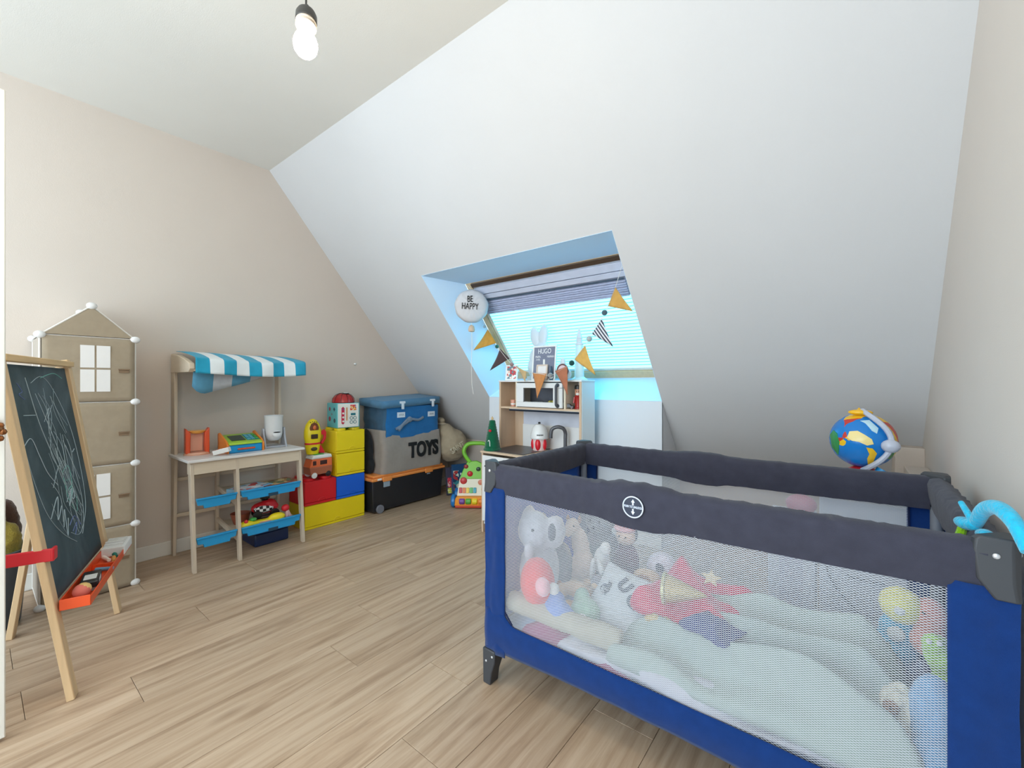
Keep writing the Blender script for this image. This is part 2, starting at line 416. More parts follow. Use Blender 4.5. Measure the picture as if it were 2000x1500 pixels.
for x in (HX0, HX1):
    b.tube([(x, HY0, 1.335), (x, yc, 1.497)], .0045, 8); b.tube([(x, HY1, 1.335), (x, yc, 1.497)], .0045, 8)
b.tube([(HX0, yc, 1.497), (HX1, yc, 1.497)], .0045, 8)
P('rod_frame', b, M_rod, T)
bm_ = MB(); bm_.ell((0, 0, 0), (.016, .022, .018), n=16); bme = mesh_of('connector', bm_, M_ball)
for x in (HX0+.004, HX1+.004):
    for (y, z) in [(HY0, max(t, .014)) for t in TH]+[(HY1, max(t, .014)) for t in TH]+[(yc, 1.497)]:
        if x < -3.3 and z < 1.3: continue
        o = bpy.data.objects.new('connector', bme); COL.objects.link(o); o.parent = T; o.location = Vector((x, y, z))-Vector((-3.23, .38, 0))
for i in range(4):
    z0 = TH[i]+.006; z1 = TH[i+1]-.001
    b = MB(); y0, y1 = HY0+.006, HY1-.003
    b.grid(lambda u, v: (HX1+.007+.004*math.sin(PI*u)*math.sin(PI*v)+.003*noise.noise(Vector((u*4, v*4, i))), y0+(y1-y0)*u, z0+(z1-z0)*v), 14, 14)
    d = P('front_panel', b, M_beige, T, solid=.004)
    hb = MB(); hy = .485; hz = (z0+z1)/2-.008
    hb.box(HX1+.009, HX1+.022, hy, hy+.045, hz+.008, hz+.014); hb.box(HX1+.007, HX1+.016, hy+.002, hy+.043, hz-.006, hz+.008)
    P('pull_tab', hb, fabric('brown_tab', (140, 116, 92)), d)
    if i in (1, 3):
        pc = (z0+z1)/2+.008; yy0 = .342
        for a in (0, 1):
            for c in (0, 1):
                pb = MB(); ya = yy0+a*.060; za = pc-.122+c*.124
                pb.box(HX1+.009, HX1+.0145, ya, ya+.052, za, za+.114); P('printed_window_pane', pb, M_wpan, d)
b = MB(); b.prism([(HY0+.012, 1.341), (HY1-.012, 1.341), (yc, 1.490)], HX1+.002, HX1+.008, 'x'); P('gable_panel', b, M_beige, T)
b = MB(); b.add([(HX0, HY0, 1.337), (HX1, HY0, 1.337), (HX1, yc, 1.497), (HX0, yc, 1.497), (HX1, HY1, 1.337), (HX0, HY1, 1.337)], [(0, 1, 2, 3), (3, 2, 4, 5)])
P('roof_cover', b, mat('translucent_film', (206, 198, 190), .4), T, solid=.002, smooth=0)
b = MB(); b.box(HX0+.006, HX1-.008, HY0-.002, HY0+.002, .015, 1.325); b.box(HX0+.006, HX1-.008, HY1-.004, HY1, .015, 1.325); P('side_panel', b, M_beige2, T)

# ------------------------------------------------------------------ easel
ew = .33; ang = math.atan2(.33, -.944)
T = thing('chalkboard_easel', 'wooden A-frame easel with a scribbled black chalkboard at far left', 'easel', (-2.44, .329, 0), ang)
M_pw = wood('pale_pine_easel', (222, 190, 148), 'z', .07)
def ey(z): return .149*z
for sx in (-1, 1):
    b = MB(); b.bar((sx*ew, 0, 0), (sx*(ew-.004), ey(1.205), 1.205), .022, .042, (1, 0, 0)); P('leg', b, M_pw, T, w=False, bevel=.003)
    b = MB(); b.bar((sx*(ew-.035), .34, 0), (sx*(ew-.035), .19, 1.17), .022, .036, (1, 0, 0)); P('leg', b, M_pw, T, w=False, bevel=.003)
b = MB(); b.bar((-ew-.008, ey(1.18)-.004, 1.185), (ew+.008, ey(1.18)-.004, 1.185), .038, .024, (0, 0, 1)); P('top_rail', b, wood('pale_pine_rail', (222, 188, 140), 'x', .1), T, w=False, bevel=.003)
g = NT('chalkboard'); tc = g.n('ShaderNodeTexCoord')
n1 = g.n('ShaderNodeTexNoise', i_Scale=3.0, i_Detail=5.0, i_Distortion=1.0); g.l(tc.outputs['Object'], n1.inputs['Vector'])
n2 = g.n('ShaderNodeTexNoise', i_Scale=60.0, i_Detail=3.0); g.l(tc.outputs['Object'], n2.inputs['Vector'])
f = g.n('ShaderNodeMapRange', i_1=.45, i_2=.8, i_3=0.0, i_4=.5); g.l(n1.outputs[0], f.inputs[0])
c1 = g.mix(f.outputs[0], rgb((62, 76, 80)), rgb((128, 146, 158)))
c2 = g.mix(g.math('MULTIPLY', n2.outputs[0], .25), c1, rgb((90, 110, 116)))
g.l(c2, g.b.inputs['Base Color']); g.b.inputs['Roughness'].default_value = .7; g.b.inputs['Specular IOR Level'].default_value = .2
bz0, bz1 = .33, 1.165
b = MB(); b.add([(x, ey(z)+o, z) for o in (.004, .012) for z in (bz0, bz1) for x in (-ew+.018, ew-.018)], [(0, 2, 3, 1), (4, 5, 7, 6), (0, 1, 5, 4), (2, 6, 7, 3), (0, 4, 6, 2), (1, 3, 7, 5)])
brd = P('chalkboard', b, g.m, T, w=False)
random.seed(3)
def bp_(x, z): return (x, ey(z)+.0030, z)
M_ch = mat('white_chalk_marks', (176, 192, 198), 1); M_ch2 = mat('green_chalk_marks', (120, 180, 170), 1); M_ch3 = mat('blue_chalk_marks', (112, 128, 176), 1)
def scrib(name, paths, m, r=.0016):
    b = MB()
    for p in paths: b.tube([bp_(*q) for q in [(v.x, v.z) for v in bez([(x, 0, z) for x, z in p], 6)]], r*random.uniform(.55, 1.15), 4)
    P(name, b, m, brd, w=False)['kind'] = 'stuff'
loops = [[(-.10, 1.10), (.02, 1.125), (.12, 1.06), (.22, .9), (.24, .7), (.2, .55), (.08, .47), (-.02, .5)],
         [(-.14, 1.12), (-.10, .95), (-.03, .8), (.05, .62), (.10, .5)], [(-.08, 1.06), (0, .9), (.06, .76), (.12, .62), (.17, .56)],
         [(-.12, .98), (-.22, .985)], [(-.27, .88), (-.2, .90), (-.16, .83), (-.12, .76), (-.05, .7)], [(-.27, .88), (-.25, .75), (-.2, .62), (-.1, .52), (.02, .45)],
         [(-.05, .95), (.02, 1.0), (-.01, .96), (.06, 1.01)], [(0, .84), (.02, .72), (.07, .62), (.1, .64), (.06, .72), (.02, .8)],
         [(.1, .86), (.16, .74), (.18, .6), (.14, .5), (.1, .46)], [(-.1, .7), (-.02, .76), (.04, .78)], [(.18, .8), (.21, .81)], [(.0, .62), (.08, .66), (.02, .6), (.1, .65)],
         [(-.18, .6), (-.08, .66), (-.12, .58), (-.06, .62)], [(-.08, .54), (-.04, .6), (-.06, .5), (-.02, .56)]]
scrib('chalk_scribble', loops, M_ch)
rr = []
for i in range(30):
    x = random.uniform(-.15, .16); z = random.uniform(.62, 1.08); rr.append([(x, z), (x+random.uniform(-.03, .06), z-.07), (x+random.uniform(-.02, .1), z-.16)])
scrib('chalk_strokes', rr, M_ch, .0009)
scrib('green_chalk', [[(.02, .74), (.1, .75), (.09, .66), (.03, .62), (.02, .74)], [(.04, .7), (.09, .7)], [(.04, .66), (.09, .67)], [(.0, 1.12), (.15, 1.14), (.24, 1.12)], [(.05, .6), (.09, .56), (.12, .62)]], M_ch2)
scrib('blue_chalk', [[(-.22, 1.1), (-.19, 1.07), (-.22, 1.06), (-.18, 1.04)], [(-.02, .53), (.05, .55), (.1, .5)], [(0, .5), (.06, .52), (.02, .48)]], M_ch3)
M_or = plastic('orange_plastic', (232, 84, 36)); M_red = plastic('red_plastic', (214, 36, 48))
tz = .325; ty = ey(tz)
b = MB(); x0, x1 = -ew-.002, ew+.002; yy = ty-.016
b.box(x0, x1, yy-.075, yy, tz-.012, tz-.008); b.box(x0, x1, yy-.079, yy-.075, tz-.012, tz+.018); b.box(x0, x1, yy-.004, yy, tz-.008, tz+.026)
b.box(x0-.004, x0, yy-.079, yy, tz-.012, tz+.026); b.box(x1, x1+.004, yy-.079, yy, tz-.012, tz+.026)
b.box(.03, .034, yy-.075, yy-.004, tz-.008, tz+.014)
P('tray', b, M_or, T, w=False, bevel=.0015, label='orange plastic chalk tray')
b = MB(); hz = .515
b.box(-ew-.020, -ew-.010, -.01+ey(hz)-.022, .31, hz-.022, hz+.022); b.box(-ew-.020, -ew+.018, ey(hz)-.036, ey(hz)-.026, hz-.022, hz+.022)
P('brace', b, M_red, T, w=False, bevel=.004, label='red plastic side brace')
ME = ROOTM['chalkboard_easel']
def ep(x, y, z): return ME @ Vector((x, y, z))
def on_easel(name, label, cat, x, y, z, rz=0, group=None): return thing(name, label, cat, ep(x, y, z), ang+rz, group)
M_paper = mat('paper_white', (232, 230, 226), .8, .02)
t = on_easel('paper_packet', 'crumpled white paper packet at the far end of the orange easel tray', 'packet', .245, yy-.042, tz-.007)
b = MB(); b.box(-.072, .085, -.040, .040, 0, .040)
P('packet', b, M_paper, t, w=False, bevel=.003)
for i in range(7):
    b = MB(); b.box(-.06+i*.0175, -.047+i*.0175, -.03, .034, .035, .043+.004*(i % 3), Matrix.Translation((0, 0, .004)) @ Matrix.Rotation(math.radians(-5+i*2), 4, 'Y')); P('paper_fold', b, M_paper, t, w=False)
for i, (nm, c, x, y, r, lb) in enumerate((('w', (240, 228, 214), .125, -.03, .5, 'white chalk stick lying in the orange easel tray'), ('g', (44, 120, 104), .150, -.055, .3, 'green chalk stick lying in the orange easel tray'), ('y', (226, 160, 90), .10, -.06, .2, 'yellow-orange chalk stick lying in the orange easel tray'), ('b', (120, 160, 190), -.01, -.05, 1.3, 'pale blue chalk stick beside the black eraser'))):
    t = on_easel('chalk_stick', lb, 'chalk', x, yy+y, tz+.003, r); q = MB()
    X = Matrix.Rotation(PI/2, 4, 'Y'); q.lathe([(0, -.030), (.007, -.030), (.0085, .028), (.006, .030), (0, .030)], X, 12)
    P('stick', q, mat('chalk_'+nm, c, 1), t, w=False)
t = on_easel('board_eraser', 'black board eraser with a white pad in the near end of the tray', 'eraser', -.15, yy-.040, tz-.007, .12)
b = MB(); b.box(-.065, .065, -.026, .026, .012, .036); P('body', b, plastic('eraser_black', (36, 38, 42)), t, w=False, bevel=.004)
b = MB(); b.box(-.062, .062, -.025, .025, 0, .012); P('felt_pad', b, fabric('eraser_felt', (170, 172, 176)), t, w=False)
b = MB(); b.box(-.035, .02, -.0268, -.0262, .016, .032); b.box(-.035, .02, -.018, .018, .0362, .0368); P('paper_label', b, M_paper, t, w=False)
t = on_easel('chalk_ball', 'pink ball lying beside the eraser in the easel tray', 'ball', -.262, yy-.040, tz-.008)
b = MB(); b.ell((0, 0, .026), .026); b.m = 1; b.ell((.003, -.003, .029), (.0235, .0235, .0245)); P('ball', b, [mat('pink_chalk', (226, 120, 104), .8), mat('yellow_chalk', (232, 190, 120), .8)], t, w=False)

# bin and soft toy behind the easel
t = thing('waste_bin', 'dark grey translucent plastic bin on the floor behind the easel', 'bin', (-3.02, .045, 0))
b = MB(); b.lathe([(0, .004), (.095, .004), (.10, .012), (.125, .33), (.131, .335), (.131, .345), (.120, .345), (.095, .02), (0, .016)], Matrix.Translation((-3.02, .045, 0)), 28)
P('bin_body', b, mat('smoky_plastic', (74, 84, 94), .3, .1, 5), t)
o = recenter(P('yellow_cloth', MB().ell((-3.03, .04, .43), (.075, .07, .17), (0.1, .15, 0)).ell((-3.0, .10, .37), (.05, .05, .1)), plush('mustard_cloth', (150, 130, 54)), remesh=.008, disp=.02))
tag(o, 'mustard yellow cloth bundled upright in the dark bin behind the easel', 'cloth')
o = recenter(P('brown_cloth', MB().ell((-3.09, .10, .40), (.05, .05, .16), (0, -.1, 0)), plush('dark_brown_cloth', (84, 58, 46)), remesh=.008, disp=.02))
tag(o, 'dark brown cloth standing in the bin behind the mustard cloth', 'cloth')

# ------------------------------------------------------------------ market stall
M_bw = wood('birch_stall', (206, 188, 166), 'z', .05); M_bwy = wood('birch_stall_long', (214, 196, 172), 'y', .05); M_top = mat('white_laminate', (228, 224, 220), .35, .01)
SX0, SX1 = -3.395, -3.0; SY = (.80, 1.035, 1.425)
T = thing('market_stall', 'birch play market stall with a blue and white striped awning', 'play stall', (-3.2, 1.11, 0))
for k, y in enumerate(SY):
    y0 = y-.009; y1 = y+.009
    b = MB(); b.prism([(-3.065, .645), (-3.012, .645), (-2.952, 0), (-2.985, 0)], y0, y1, 'y'); P('leg', b, M_bw, T, bevel=.002)
    if k == 1:
        b = MB(); b.prism([(SX0+.01, .62), (SX0+.05, .62), (SX0+.04, .10), (SX0+.01, .10)], y0, y1, 'y'); P('leg', b, M_bw, T, bevel=.002)
    else:
        b = MB(); b.prism([(SX0, 0), (SX0+.038, 0), (SX0+.072, .62), (SX0+.066, 1.285), (SX0, 1.285)], y0, y1, 'y'); P('back_post', b, M_bw, T, bevel=.002)
    for z in ((.33, .115) if k == 1 else ()):
        b = MB(); b.prism([(SX0+.03, z+.05), (SX0+.03, z+.078), (-3.01, z+.03), (-3.01, z)], y0+.002, y1-.002, 'y'); P('cross_bar', b, M_bw, T)
b = MB(); b.prism([(-3.065, .56), (-3.005, .56), (-3.012, .63), (-3.065, .63)], .79, 1.435, 'y'); P('apron', b, M_bwy, T, bevel=.002)
b = MB(); b.box(SX0+.004, -2.992, .775, 1.45, .632, .648); P('tabletop', b, M_top, T, bevel=.003)
for z in (.47, .24):
    b = MB(); b.box(SX0+.012, SX0+.028, .81, 1.415, z, z+.022); P('rear_rail', b, M_bwy, T, bevel=.002)
for y in (.80, 1.425):
    b = MB(); b.prism([(SX0+.012, 1.283), (SX0+.012, 1.165), (SX0+.10, 1.165), (-3.03, 1.165), (-3.005, 1.185), (-3.012, 1.215), (-3.12, 1.246), (-3.25, 1.272)], y-.013, y+.013, 'y'); P('awning_arm', b, M_bwy, T, bevel=.002)
b = MB(); b.box(-3.03, -3.012, .81, 1.415, 1.17, 1.20); P('awning_rail', b, M_bwy, T, bevel=.002)
# awning cloth in stripes
M_tq = fabric('turquoise_stripe', (48, 158, 190), 700, .05); M_wc = fabric('white_stripe', (230, 234, 234), 700, .02)
pth = [(-3.37, 1.299), (-3.25, 1.288), (-3.13, 1.272), (-3.045, 1.258), (-2.998, 1.246), (-2.988, 1.225), (-2.984, 1.155)]
b = MB(); nv = 24; Y0, Y1 = .812, 1.452; nst = 9; sub = 6
pv = bez([(p[0], 0, p[1]) for p in pth], 4)
V = []; nu = nst*sub
for j, p in enumerate(pv):
    for i in range(nu+1):
        u = i/nu; y = Y0+(Y1-Y0)*u
        w = .006*math.sin(u*17+j*.2)*min(1, j/20)+.004*noise.noise(Vector((u*9, j*.15, 1)))
        V.append((p.x+w, y, p.z+.004*math.sin(u*5+1)-.012*math.sin(PI*u)*(1 if j > 6 else 0)*min(1, (j-6)/6)))
F = []; nj = len(pv)
for j in range(nj-1):
    for i in range(nu):
        b.m = 0 if (i//sub) % 2 == 0 else 1
        b.add([], []); b.F.append((j*(nu+1)+i, j*(nu+1)+i+1, (j+1)*(nu+1)+i+1, (j+1)*(nu+1)+i)); b.M.append(b.m)
b.V = V
aw = P('awning', b, [M_tq, M_wc], T, solid=.0025, label='turquoise and white striped cloth awning')
# the sagging inner flap at the left
b = MB(); fl_ = []
nf = 24
for j in range(5):
    for i in range(nf+1):
        u = i/nf; y = .815+.50*u; dz = (.150 if u < .12 else .150*(1-(u-.12)/.88)**.8)*(min(1, u/.10)**.5*.3+.7)
        fl_.append((-3.040-.03*j/4+.006*math.sin(u*14), y, 1.185-dz*j/4))
b.V = fl_
for j in range(4):
    for i in range(nf):
        b.F.append((j*(nf+1)+i, j*(nf+1)+i+1, (j+1)*(nf+1)+i+1, (j+1)*(nf+1)+i)); b.M.append(0 if i//5 % 2 == 0 else 1)
P('flap', b, [fabric('turquoise_stripe_shaded', (92, 150, 178)), fabric('white_stripe_shaded', (190, 192, 196))], T, solid=.002, label='loose shade-toned cloth flap hanging below the awning')  # flap stripes dulled: underside shadow put into the cloth colours
M_bl = plastic('sky_blue_plastic', (36, 156, 214), .4)
def tray(y0, y1, z, wide=0):
    b = MB(); L = y1-y0
    def prof(d): return [(y0+d, z+.060), (y1-d, z+.060), (y1-d-.008, z+.022), (y1-d-.035, z+.020), (y1-d-.040, z), (y0+d+.040, z), (y0+d+.035, z+.020), (y0+d+.008, z+.022)]
    b.prism(prof(0), -2.992, -2.978, 'x')
    if wide: b.box(-2.992, -2.986, y0+.02, y1-.02, z+.02, z+.05)
    if 0: b.box(-3.34, -2.985, y0+.035, y1-.035, z+.004, z+.010); pass
    for s, yy_ in () and ((1, y0+.012), (-1, y1-.012)): b.add([(-3.345, yy_, z+.055), (-2.985, yy_, z+.055), (-2.985, yy_+s*.022, z+.006), (-3.345, yy_+s*.022, z+.006)], [(0, 1, 2, 3)])
    b.box(-2.990, -2.970, y0, y1, z+.054, z+.062)
    tr = P('tray_front', b, M_bl, T, bevel=.0015)
    if wide: q = MB(); q.box(-3.36, -2.993, y0-.01, y1+.01, z+.020, z+.028); P('shelf', q, M_bwy, T)
    return tr
tray(.812, 1.024, .360); tray(.812, 1.024, .130)
for z in (.360, .130):
    tr = tray(1.046, 1.414, z, 1); q = MB(); q.box(-2.9775, -2.9755, 1.205, 1.265, z-.002, z+.018); P('grip_notch', q, mat('notch_dark', (40, 70, 90)), tr)

def book(name, label, x, y, z, w, d, h, rz, cov, art, cat='book', tilt=0):
    t = thing(name, label, cat, (x, y, z), rz); X = Matrix.Rotation(tilt, 4, 'X')
    b = MB(); b.box(-w/2, w/2, -d/2, d/2, 0, .003, X); b.box(-w/2, w/2, -d/2, d/2, h-.003, h, X); b.box(-w/2, -w/2+.003, -d/2, d/2, .003, h-.003, X); P('cover', b, cov, t, w=False)
    b = MB(); b.box(-w/2+.004, w/2-.004, -d/2+.003, d/2-.003, .003, h-.003, X); P('pages', b, M_paper, t, w=False)
    b = MB(); b.box(-w/2+.015, w/2-.015, -d/2+.012, d/2-.012, h, h+.0006, X); P('cover_picture', b, art, t, w=False)
    return t
def art(name, cs, sc=30):
    if name in MATS: return MATS[name]
    g = NT(name); tc = g.n('ShaderNodeTexCoord'); v = g.n('ShaderNodeTexVoronoi', i_Scale=sc); g.l(tc.outputs['Object'], v.inputs['Vector'])
    sp = g.n('ShaderNodeSeparateColor'); g.l(v.outputs['Color'], sp.inputs[0])
    r = g.n('ShaderNodeValToRGB'); r.color_ramp.interpolation = 'CONSTANT'; g.l(sp.outputs[0], r.inputs[0])
    e = r.color_ramp.elements; e[0].color = rgb(cs[0]); e[1].color = rgb(cs[1]); e[1].position = 1/len(cs)
    for i, c in enumerate(cs[2:]): k = e.new((i+2)/len(cs)); k.color = rgb(c)
    g.l(r.outputs[0], g.b.inputs['Base Color']); g.b.inputs['Roughness'].default_value = .4; MATS[name] = g.m; return g.m
book('picture_book', 'pale blue picture book lying on the upper wide tray of the stall', -3.09, 1.14, .390, .22, .15, .03, PI/2+.35, plastic('book_lightblue', (150, 200, 232)), art('art_blue', [(190, 220, 240), (240, 240, 245), (210, 60, 60), (120, 180, 220)], 26))
book('picture_book', 'gold and brown book lying on the upper wide tray, right of the blue book', -3.10, 1.31, .390, .24, .16, .028, PI/2+.15, plastic('book_brown', (150, 50, 40)), art('art_gold', [(190, 150, 80), (90, 120, 90), (220, 200, 150), (130, 70, 50)], 30))
# toys on the lower tray
t = thing('toy_racing_car', 'red toy car with a black and white checkered side on the lower tray', 'toy car', (-3.12, 1.24, .159), 1.35)
g = NT('checker'); tc = g.n('ShaderNodeTexCoord'); ck = g.n('ShaderNodeTexChecker', i_Scale=52.0); g.l(tc.outputs['Object'], ck.inputs['Vector']); ck.inputs[1].default_value = (.85, .85, .85, 1); ck.inputs[2].default_value = (.02, .02, .02, 1); g.l(ck.outputs[0], g.b.inputs['Base Color'])
b = MB(); b.ell((0, 0, .095), (.085, .045, .042)); b.ell((.02, 0, .12), (.05, .036, .03)); P('body', b, M_red, t, w=False, remesh=.004)
b = MB(); b.ell((-.01, -.030, .092), (.062, .019, .026)); P('checkered_side', b, g.m, t, w=False)
b = MB(); b.disc((0, 0, .145), .024, .012, 'z', 16, .014); b.disc((0, 0, .157), .030, .005); P('steering_wheel', b, plastic('toy_black', (30, 30, 32)), t, w=False)
for sx in (-.05, .055):
    for sy in (-.04, .04):
        b = MB(); b.disc((sx, sy-.01, .06), .026, .02, 'y', 16); P('wheel', b, plastic('toy_black', (30, 30, 32)), t, w=False, bevel=.003)
b = MB(); b.box(-.06, .07, -.03, .03, 0, .045); P('base', b, plastic('toy_dark', (60, 40, 44)), t, w=False, bevel=.01)
M_ylw = plastic('toy_yellow', (240, 214, 30)); M_grn = plastic('toy_green', (70, 170, 74))
t = thing('toy_phone', 'yellow baby toy with a red knob lying at the front of the lower tray', 'toy', (-3.015, 1.19, .159), PI/2-.06)
b = MB(); b.ell((-.10, 0, .030), (.055, .03, .028)); b.ell((.08, 0, .042), (.055, .028, .030)); b.box(-.08, .06, -.02, .02, .006, .045); P('body', b, M_ylw, t, w=False, remesh=.005)
b = MB(); b.box(-.03, .04, -.0215, -.018, .018, .040); P('screen', b, plastic('toy_pink', (230, 170, 140)), t, w=False, bevel=.002)
b = MB(); b.ell((-.105, -.012, .055), (.012, .01, .014)); P('red_nose', b, M_red, t, w=False)
b = MB(); b.ell((-.06, .005, .058), (.022, .018, .012)); P('leaf', b, M_grn, t, w=False)
t = thing('toy_rattle', 'red rattle with a pale pink handle at the right end of the lower tray', 'rattle', (-3.03, 1.345, .159), PI/2)
b = MB(); b.ell((-.01, .0, .085), (.026, .024, .024)); P('head', b, M_red, t, w=False); b = MB(); b.tube([(.0, 0, .07), (.025, 0, .01)], [.010, .012], 10); b.tube([(0, 0, .075), (-.005, 0, .0)], .012, 10); P('handle', b, plastic('pale_pink', (230, 190, 190)), t, w=False)
t = thing('toy_basket', 'brown wooden toy bowl at the back of the lower tray', 'bowl', (-3.2, 1.12, .159)); b = MB(); b.lathe([(0, 0), (.04, 0), (.06, .07), (.054, .07), (.036, .008), (0, .008)], None, 20); P('bowl', b, wood('red_brown_wood', (150, 80, 56), 'x'), t, w=False)
t = thing('toy_box', 'dark blue toy case on the floor under the stall', 'case', (-3.2, 1.27, 0)); b = MB(); b.box(-.12, .10, -.10, .12, 0, .085); P('case_body', b, plastic('navy_plastic', (24, 44, 84)), t, w=False, bevel=.01)
b = MB(); b.box(-.124, .104, -.104, .124, .085, .10); P('lid', b, plastic('navy_plastic2', (34, 60, 110)), t, w=False, bevel=.004)

# stall table items
ZT = .648
t = thing('toy_scale', 'orange and red toy frame at the left end of the stall counter', 'toy', (-3.235, .885, ZT), PI/2-.1)
M_orr = plastic('orange_red', (222, 82, 40)); M_peach = plastic('peach_base', (224, 168, 140))
b = MB(); b.lathe([(0, 0), (.068, 0), (.070, .006), (.062, .016), (0, .018)], Matrix.Diagonal((1, .8, 1, 1)), 24); P('base', b, M_peach, t, w=False)
for s in (-1, 1):
    b = MB(); b.prism([(s*.062, .01), (s*.038, .01), (s*.036, .14), (s*.062, .17)][::s], -.03, .03, 'y'); P('side_post', b, M_orr, t, w=False, bevel=.005)
b = MB(); b.lathe([(.0, .132), (.030, .134), (.045, .146), (.047, .152), (0, .150)], Matrix.Diagonal((1, .8, 1, 1)), 20); P('scale_dish', b, plastic('dish_yellow', (240, 170, 80)), t, w=False)
b = MB(); b.box(-.034, .034, .012, .02, .02, .13); P('back_plate', b, M_peach, t, w=False, bevel=.003)
t = thing('toy_cash_register', 'blue and lime toy cash register with orange sides on the stall counter', 'toy', (-3.17, 1.115, ZT), PI/2)
b = MB(); b.box(-.098, .098, -.075, .085, 0, .052); P('drawer_case', b, plastic('register_blue', (28, 138, 198)), t, w=False, bevel=.003)
b = MB(); b.box(-.094, .094, -.079, -.074, .006, .044); dr = P('drawer', b, plastic('register_blue2', (34, 150, 208)), t, w=False, bevel=.002)
b = MB(); b.box(-.052, .052, -.090, -.079, .020, .031); P('handle', b, M_orr, dr, w=False, bevel=.004)
b = MB(); b.prism([(-.082, .052), (.09, .052), (.09, .105), (.075, .108), (-.078, .066)], -.098, .098, 'x'); P('top_case', b, plastic('lime', (168, 206, 60)), t, w=False, bevel=.004)
sl = math.atan2(.108-.066, .153); XX = Matrix.Translation((0, -.078, .0665)) @ Matrix.Rotation(sl, 4, 'X')
b = MB(); b.box(-.072, .010, .035, .125, 0, .0025, XX); P('display', b, plastic('display_dark', (52, 66, 56)), t, w=False)
b = MB(); b.box(.018, .092, .030, .135, 0, .002, XX); P('keypad', b, plastic('teal_pad', (46, 132, 150)), t, w=False)
for i in range(3):
    for j in range(3):
        b = MB(); b.box(.022+i*.024, .040+i*.024, .036+j*.033, .060+j*.033, .002, .006, XX); P('key', b, plastic('key_teal', (90, 176, 190)) if i != 2 else M_grn, t, w=False, bevel=.001)
for s in (-1, 1):
    b = MB(); xa, xb = (s*.098, s*.110); b.prism([(-.082, 0), (.09, 0), (.09, .118), (.07, .124), (-.05, .078), (-.082, .055)], min(xa, xb), max(xa, xb), 'x'); P('side_panel', b, plastic('register_orange', (238, 136, 52)), t, w=False, bevel=.003)
t = thing('toy_card_box', 'small red and white card box leaning beside the toy cash register', 'box', (-3.065, .975, ZT), .9)
b = MB(); b.box(-.045, .045, -.018, .018, .002, .030, Matrix.Rotation(-.25, 4, 'Y') @ Matrix.Translation((0, 0, .012))); P('box', b, M_paper, t, w=False, bevel=.002)
b = MB(); b.box(-.043, .043, -.016, .016, .030, .0308, Matrix.Rotation(-.25, 4, 'Y') @ Matrix.Translation((0, 0, .012))); P('printed_top', b, art('art_card', [(206, 70, 60), (240, 220, 210), (140, 110, 100), (230, 160, 140)], 60), t, w=False)
t = thing('toy_juicer', 'white toy mixing cup in a grey stand at the right end of the counter', 'toy', (-3.19, 1.325, ZT), PI/2-.1)
M_gs = plastic('grey_stand', (176, 178, 184))
b = MB(); b.box(-.075, .075, -.05, .055, 0, .012)
P('stand_base', b, M_gs, t, w=False, bevel=.006)
for s in (-1, 1):
    b = MB(); xa, xb = s*.072, s*.060; b.prism([(-.062, 0), (.06, 0), (.028, .08), (.022, .135), (-.014, .135), (-.024, .08)], min(xa, xb), max(xa, xb), 'x'); P('stand_arm', b, M_gs, t, w=False, bevel=.003)
b = MB(); b.lathe([(0, .045), (.030, .048), (.048, .066), (.056, .095), (.058, .205), (.061, .222), (.057, .224), (.052, .20), (.050, .1), (0, .06)], None, 28); P('cup', b, plastic('cup_white', (226, 226, 226)), t, w=False)
b = MB(); b.ell((.004, -.050, .095), (.030, .014, .024)); P('spout', b, plastic('spout_white', (240, 240, 240)), t, w=False)
b = MB(); b.ell((.004, -.060, .108), (.024, .008, .005)); P('slot', b, plastic('toy_black', (30, 30, 32)), t, w=False)

# ------------------------------------------------------------------ storage bricks
BX0, BX1 = -3.41, -3.16
def brick(name, label, c, y0, y1, z0, knobs, bigarch=True):
    T = thing(name, label, 'storage brick', ((BX0+BX1)/2, (y0+y1)/2, z0), 0, 'stacked storage bricks')
    m = plastic('brick_'+'_'.join(map(str, c)), c, .38); h = .178
    b = MB(); b.box(BX0, BX1-.012, y0+.001, y1-.001, z0, z0+h); P('body', b, m, T, bevel=.003)
    b = MB(); b.box(BX1-.012, BX1, y0+.002, y1-.002, z0+.022, z0+h-.002); b.box(BX1-.012, BX1-.001, y0+.002, y1-.002, z0+.001, z0+.018); dr = P('drawer', b, m, T, bevel=.002)
    yc_ = (y0+y1)/2+.01; R = .030; q = MB(); pts = [(yc_+R*math.cos(PI*i/12), z0+.022+.8*R*math.sin(PI*i/12)) for i in range(13)]
    q.tube([(BX1+.001, p[0], p[1]) for p in pts], .003, 6); P('grip', q, m, dr)
    nk = knobs
    for i in range(nk):
        for j in range(2):
            q = MB(); yk = y0+(y1-y0)*(i+.5)/nk; xk = BX0+(BX1-BX0)*(j+.5)/2; q.disc((xk, yk, z0+h), .046, .020, 'z', 28, .045); P('stud', q, m, T, bevel=.002)
    return T
YEL = (242, 212, 20); REDC = (218, 22, 34); BLUC = (16, 98, 214)
brick('storage_brick', 'wide yellow storage brick drawer on the floor at the base of the stack', YEL, 1.53, 2.03, 0, 0)
brick('storage_brick', 'red storage brick drawer on the left under the orange camper toy', REDC, 1.53, 1.779, .18, 2)
brick('storage_brick', 'blue storage brick drawer beside the red one', BLUC, 1.781, 2.03, .18, 0)
brick('storage_brick', 'lower yellow storage brick directly on the blue one', YEL, 1.781, 2.03, .36, 0)
brick('storage_brick', 'topmost yellow storage brick with studs under the activity cube', YEL, 1.781, 2.03, .54, 2)

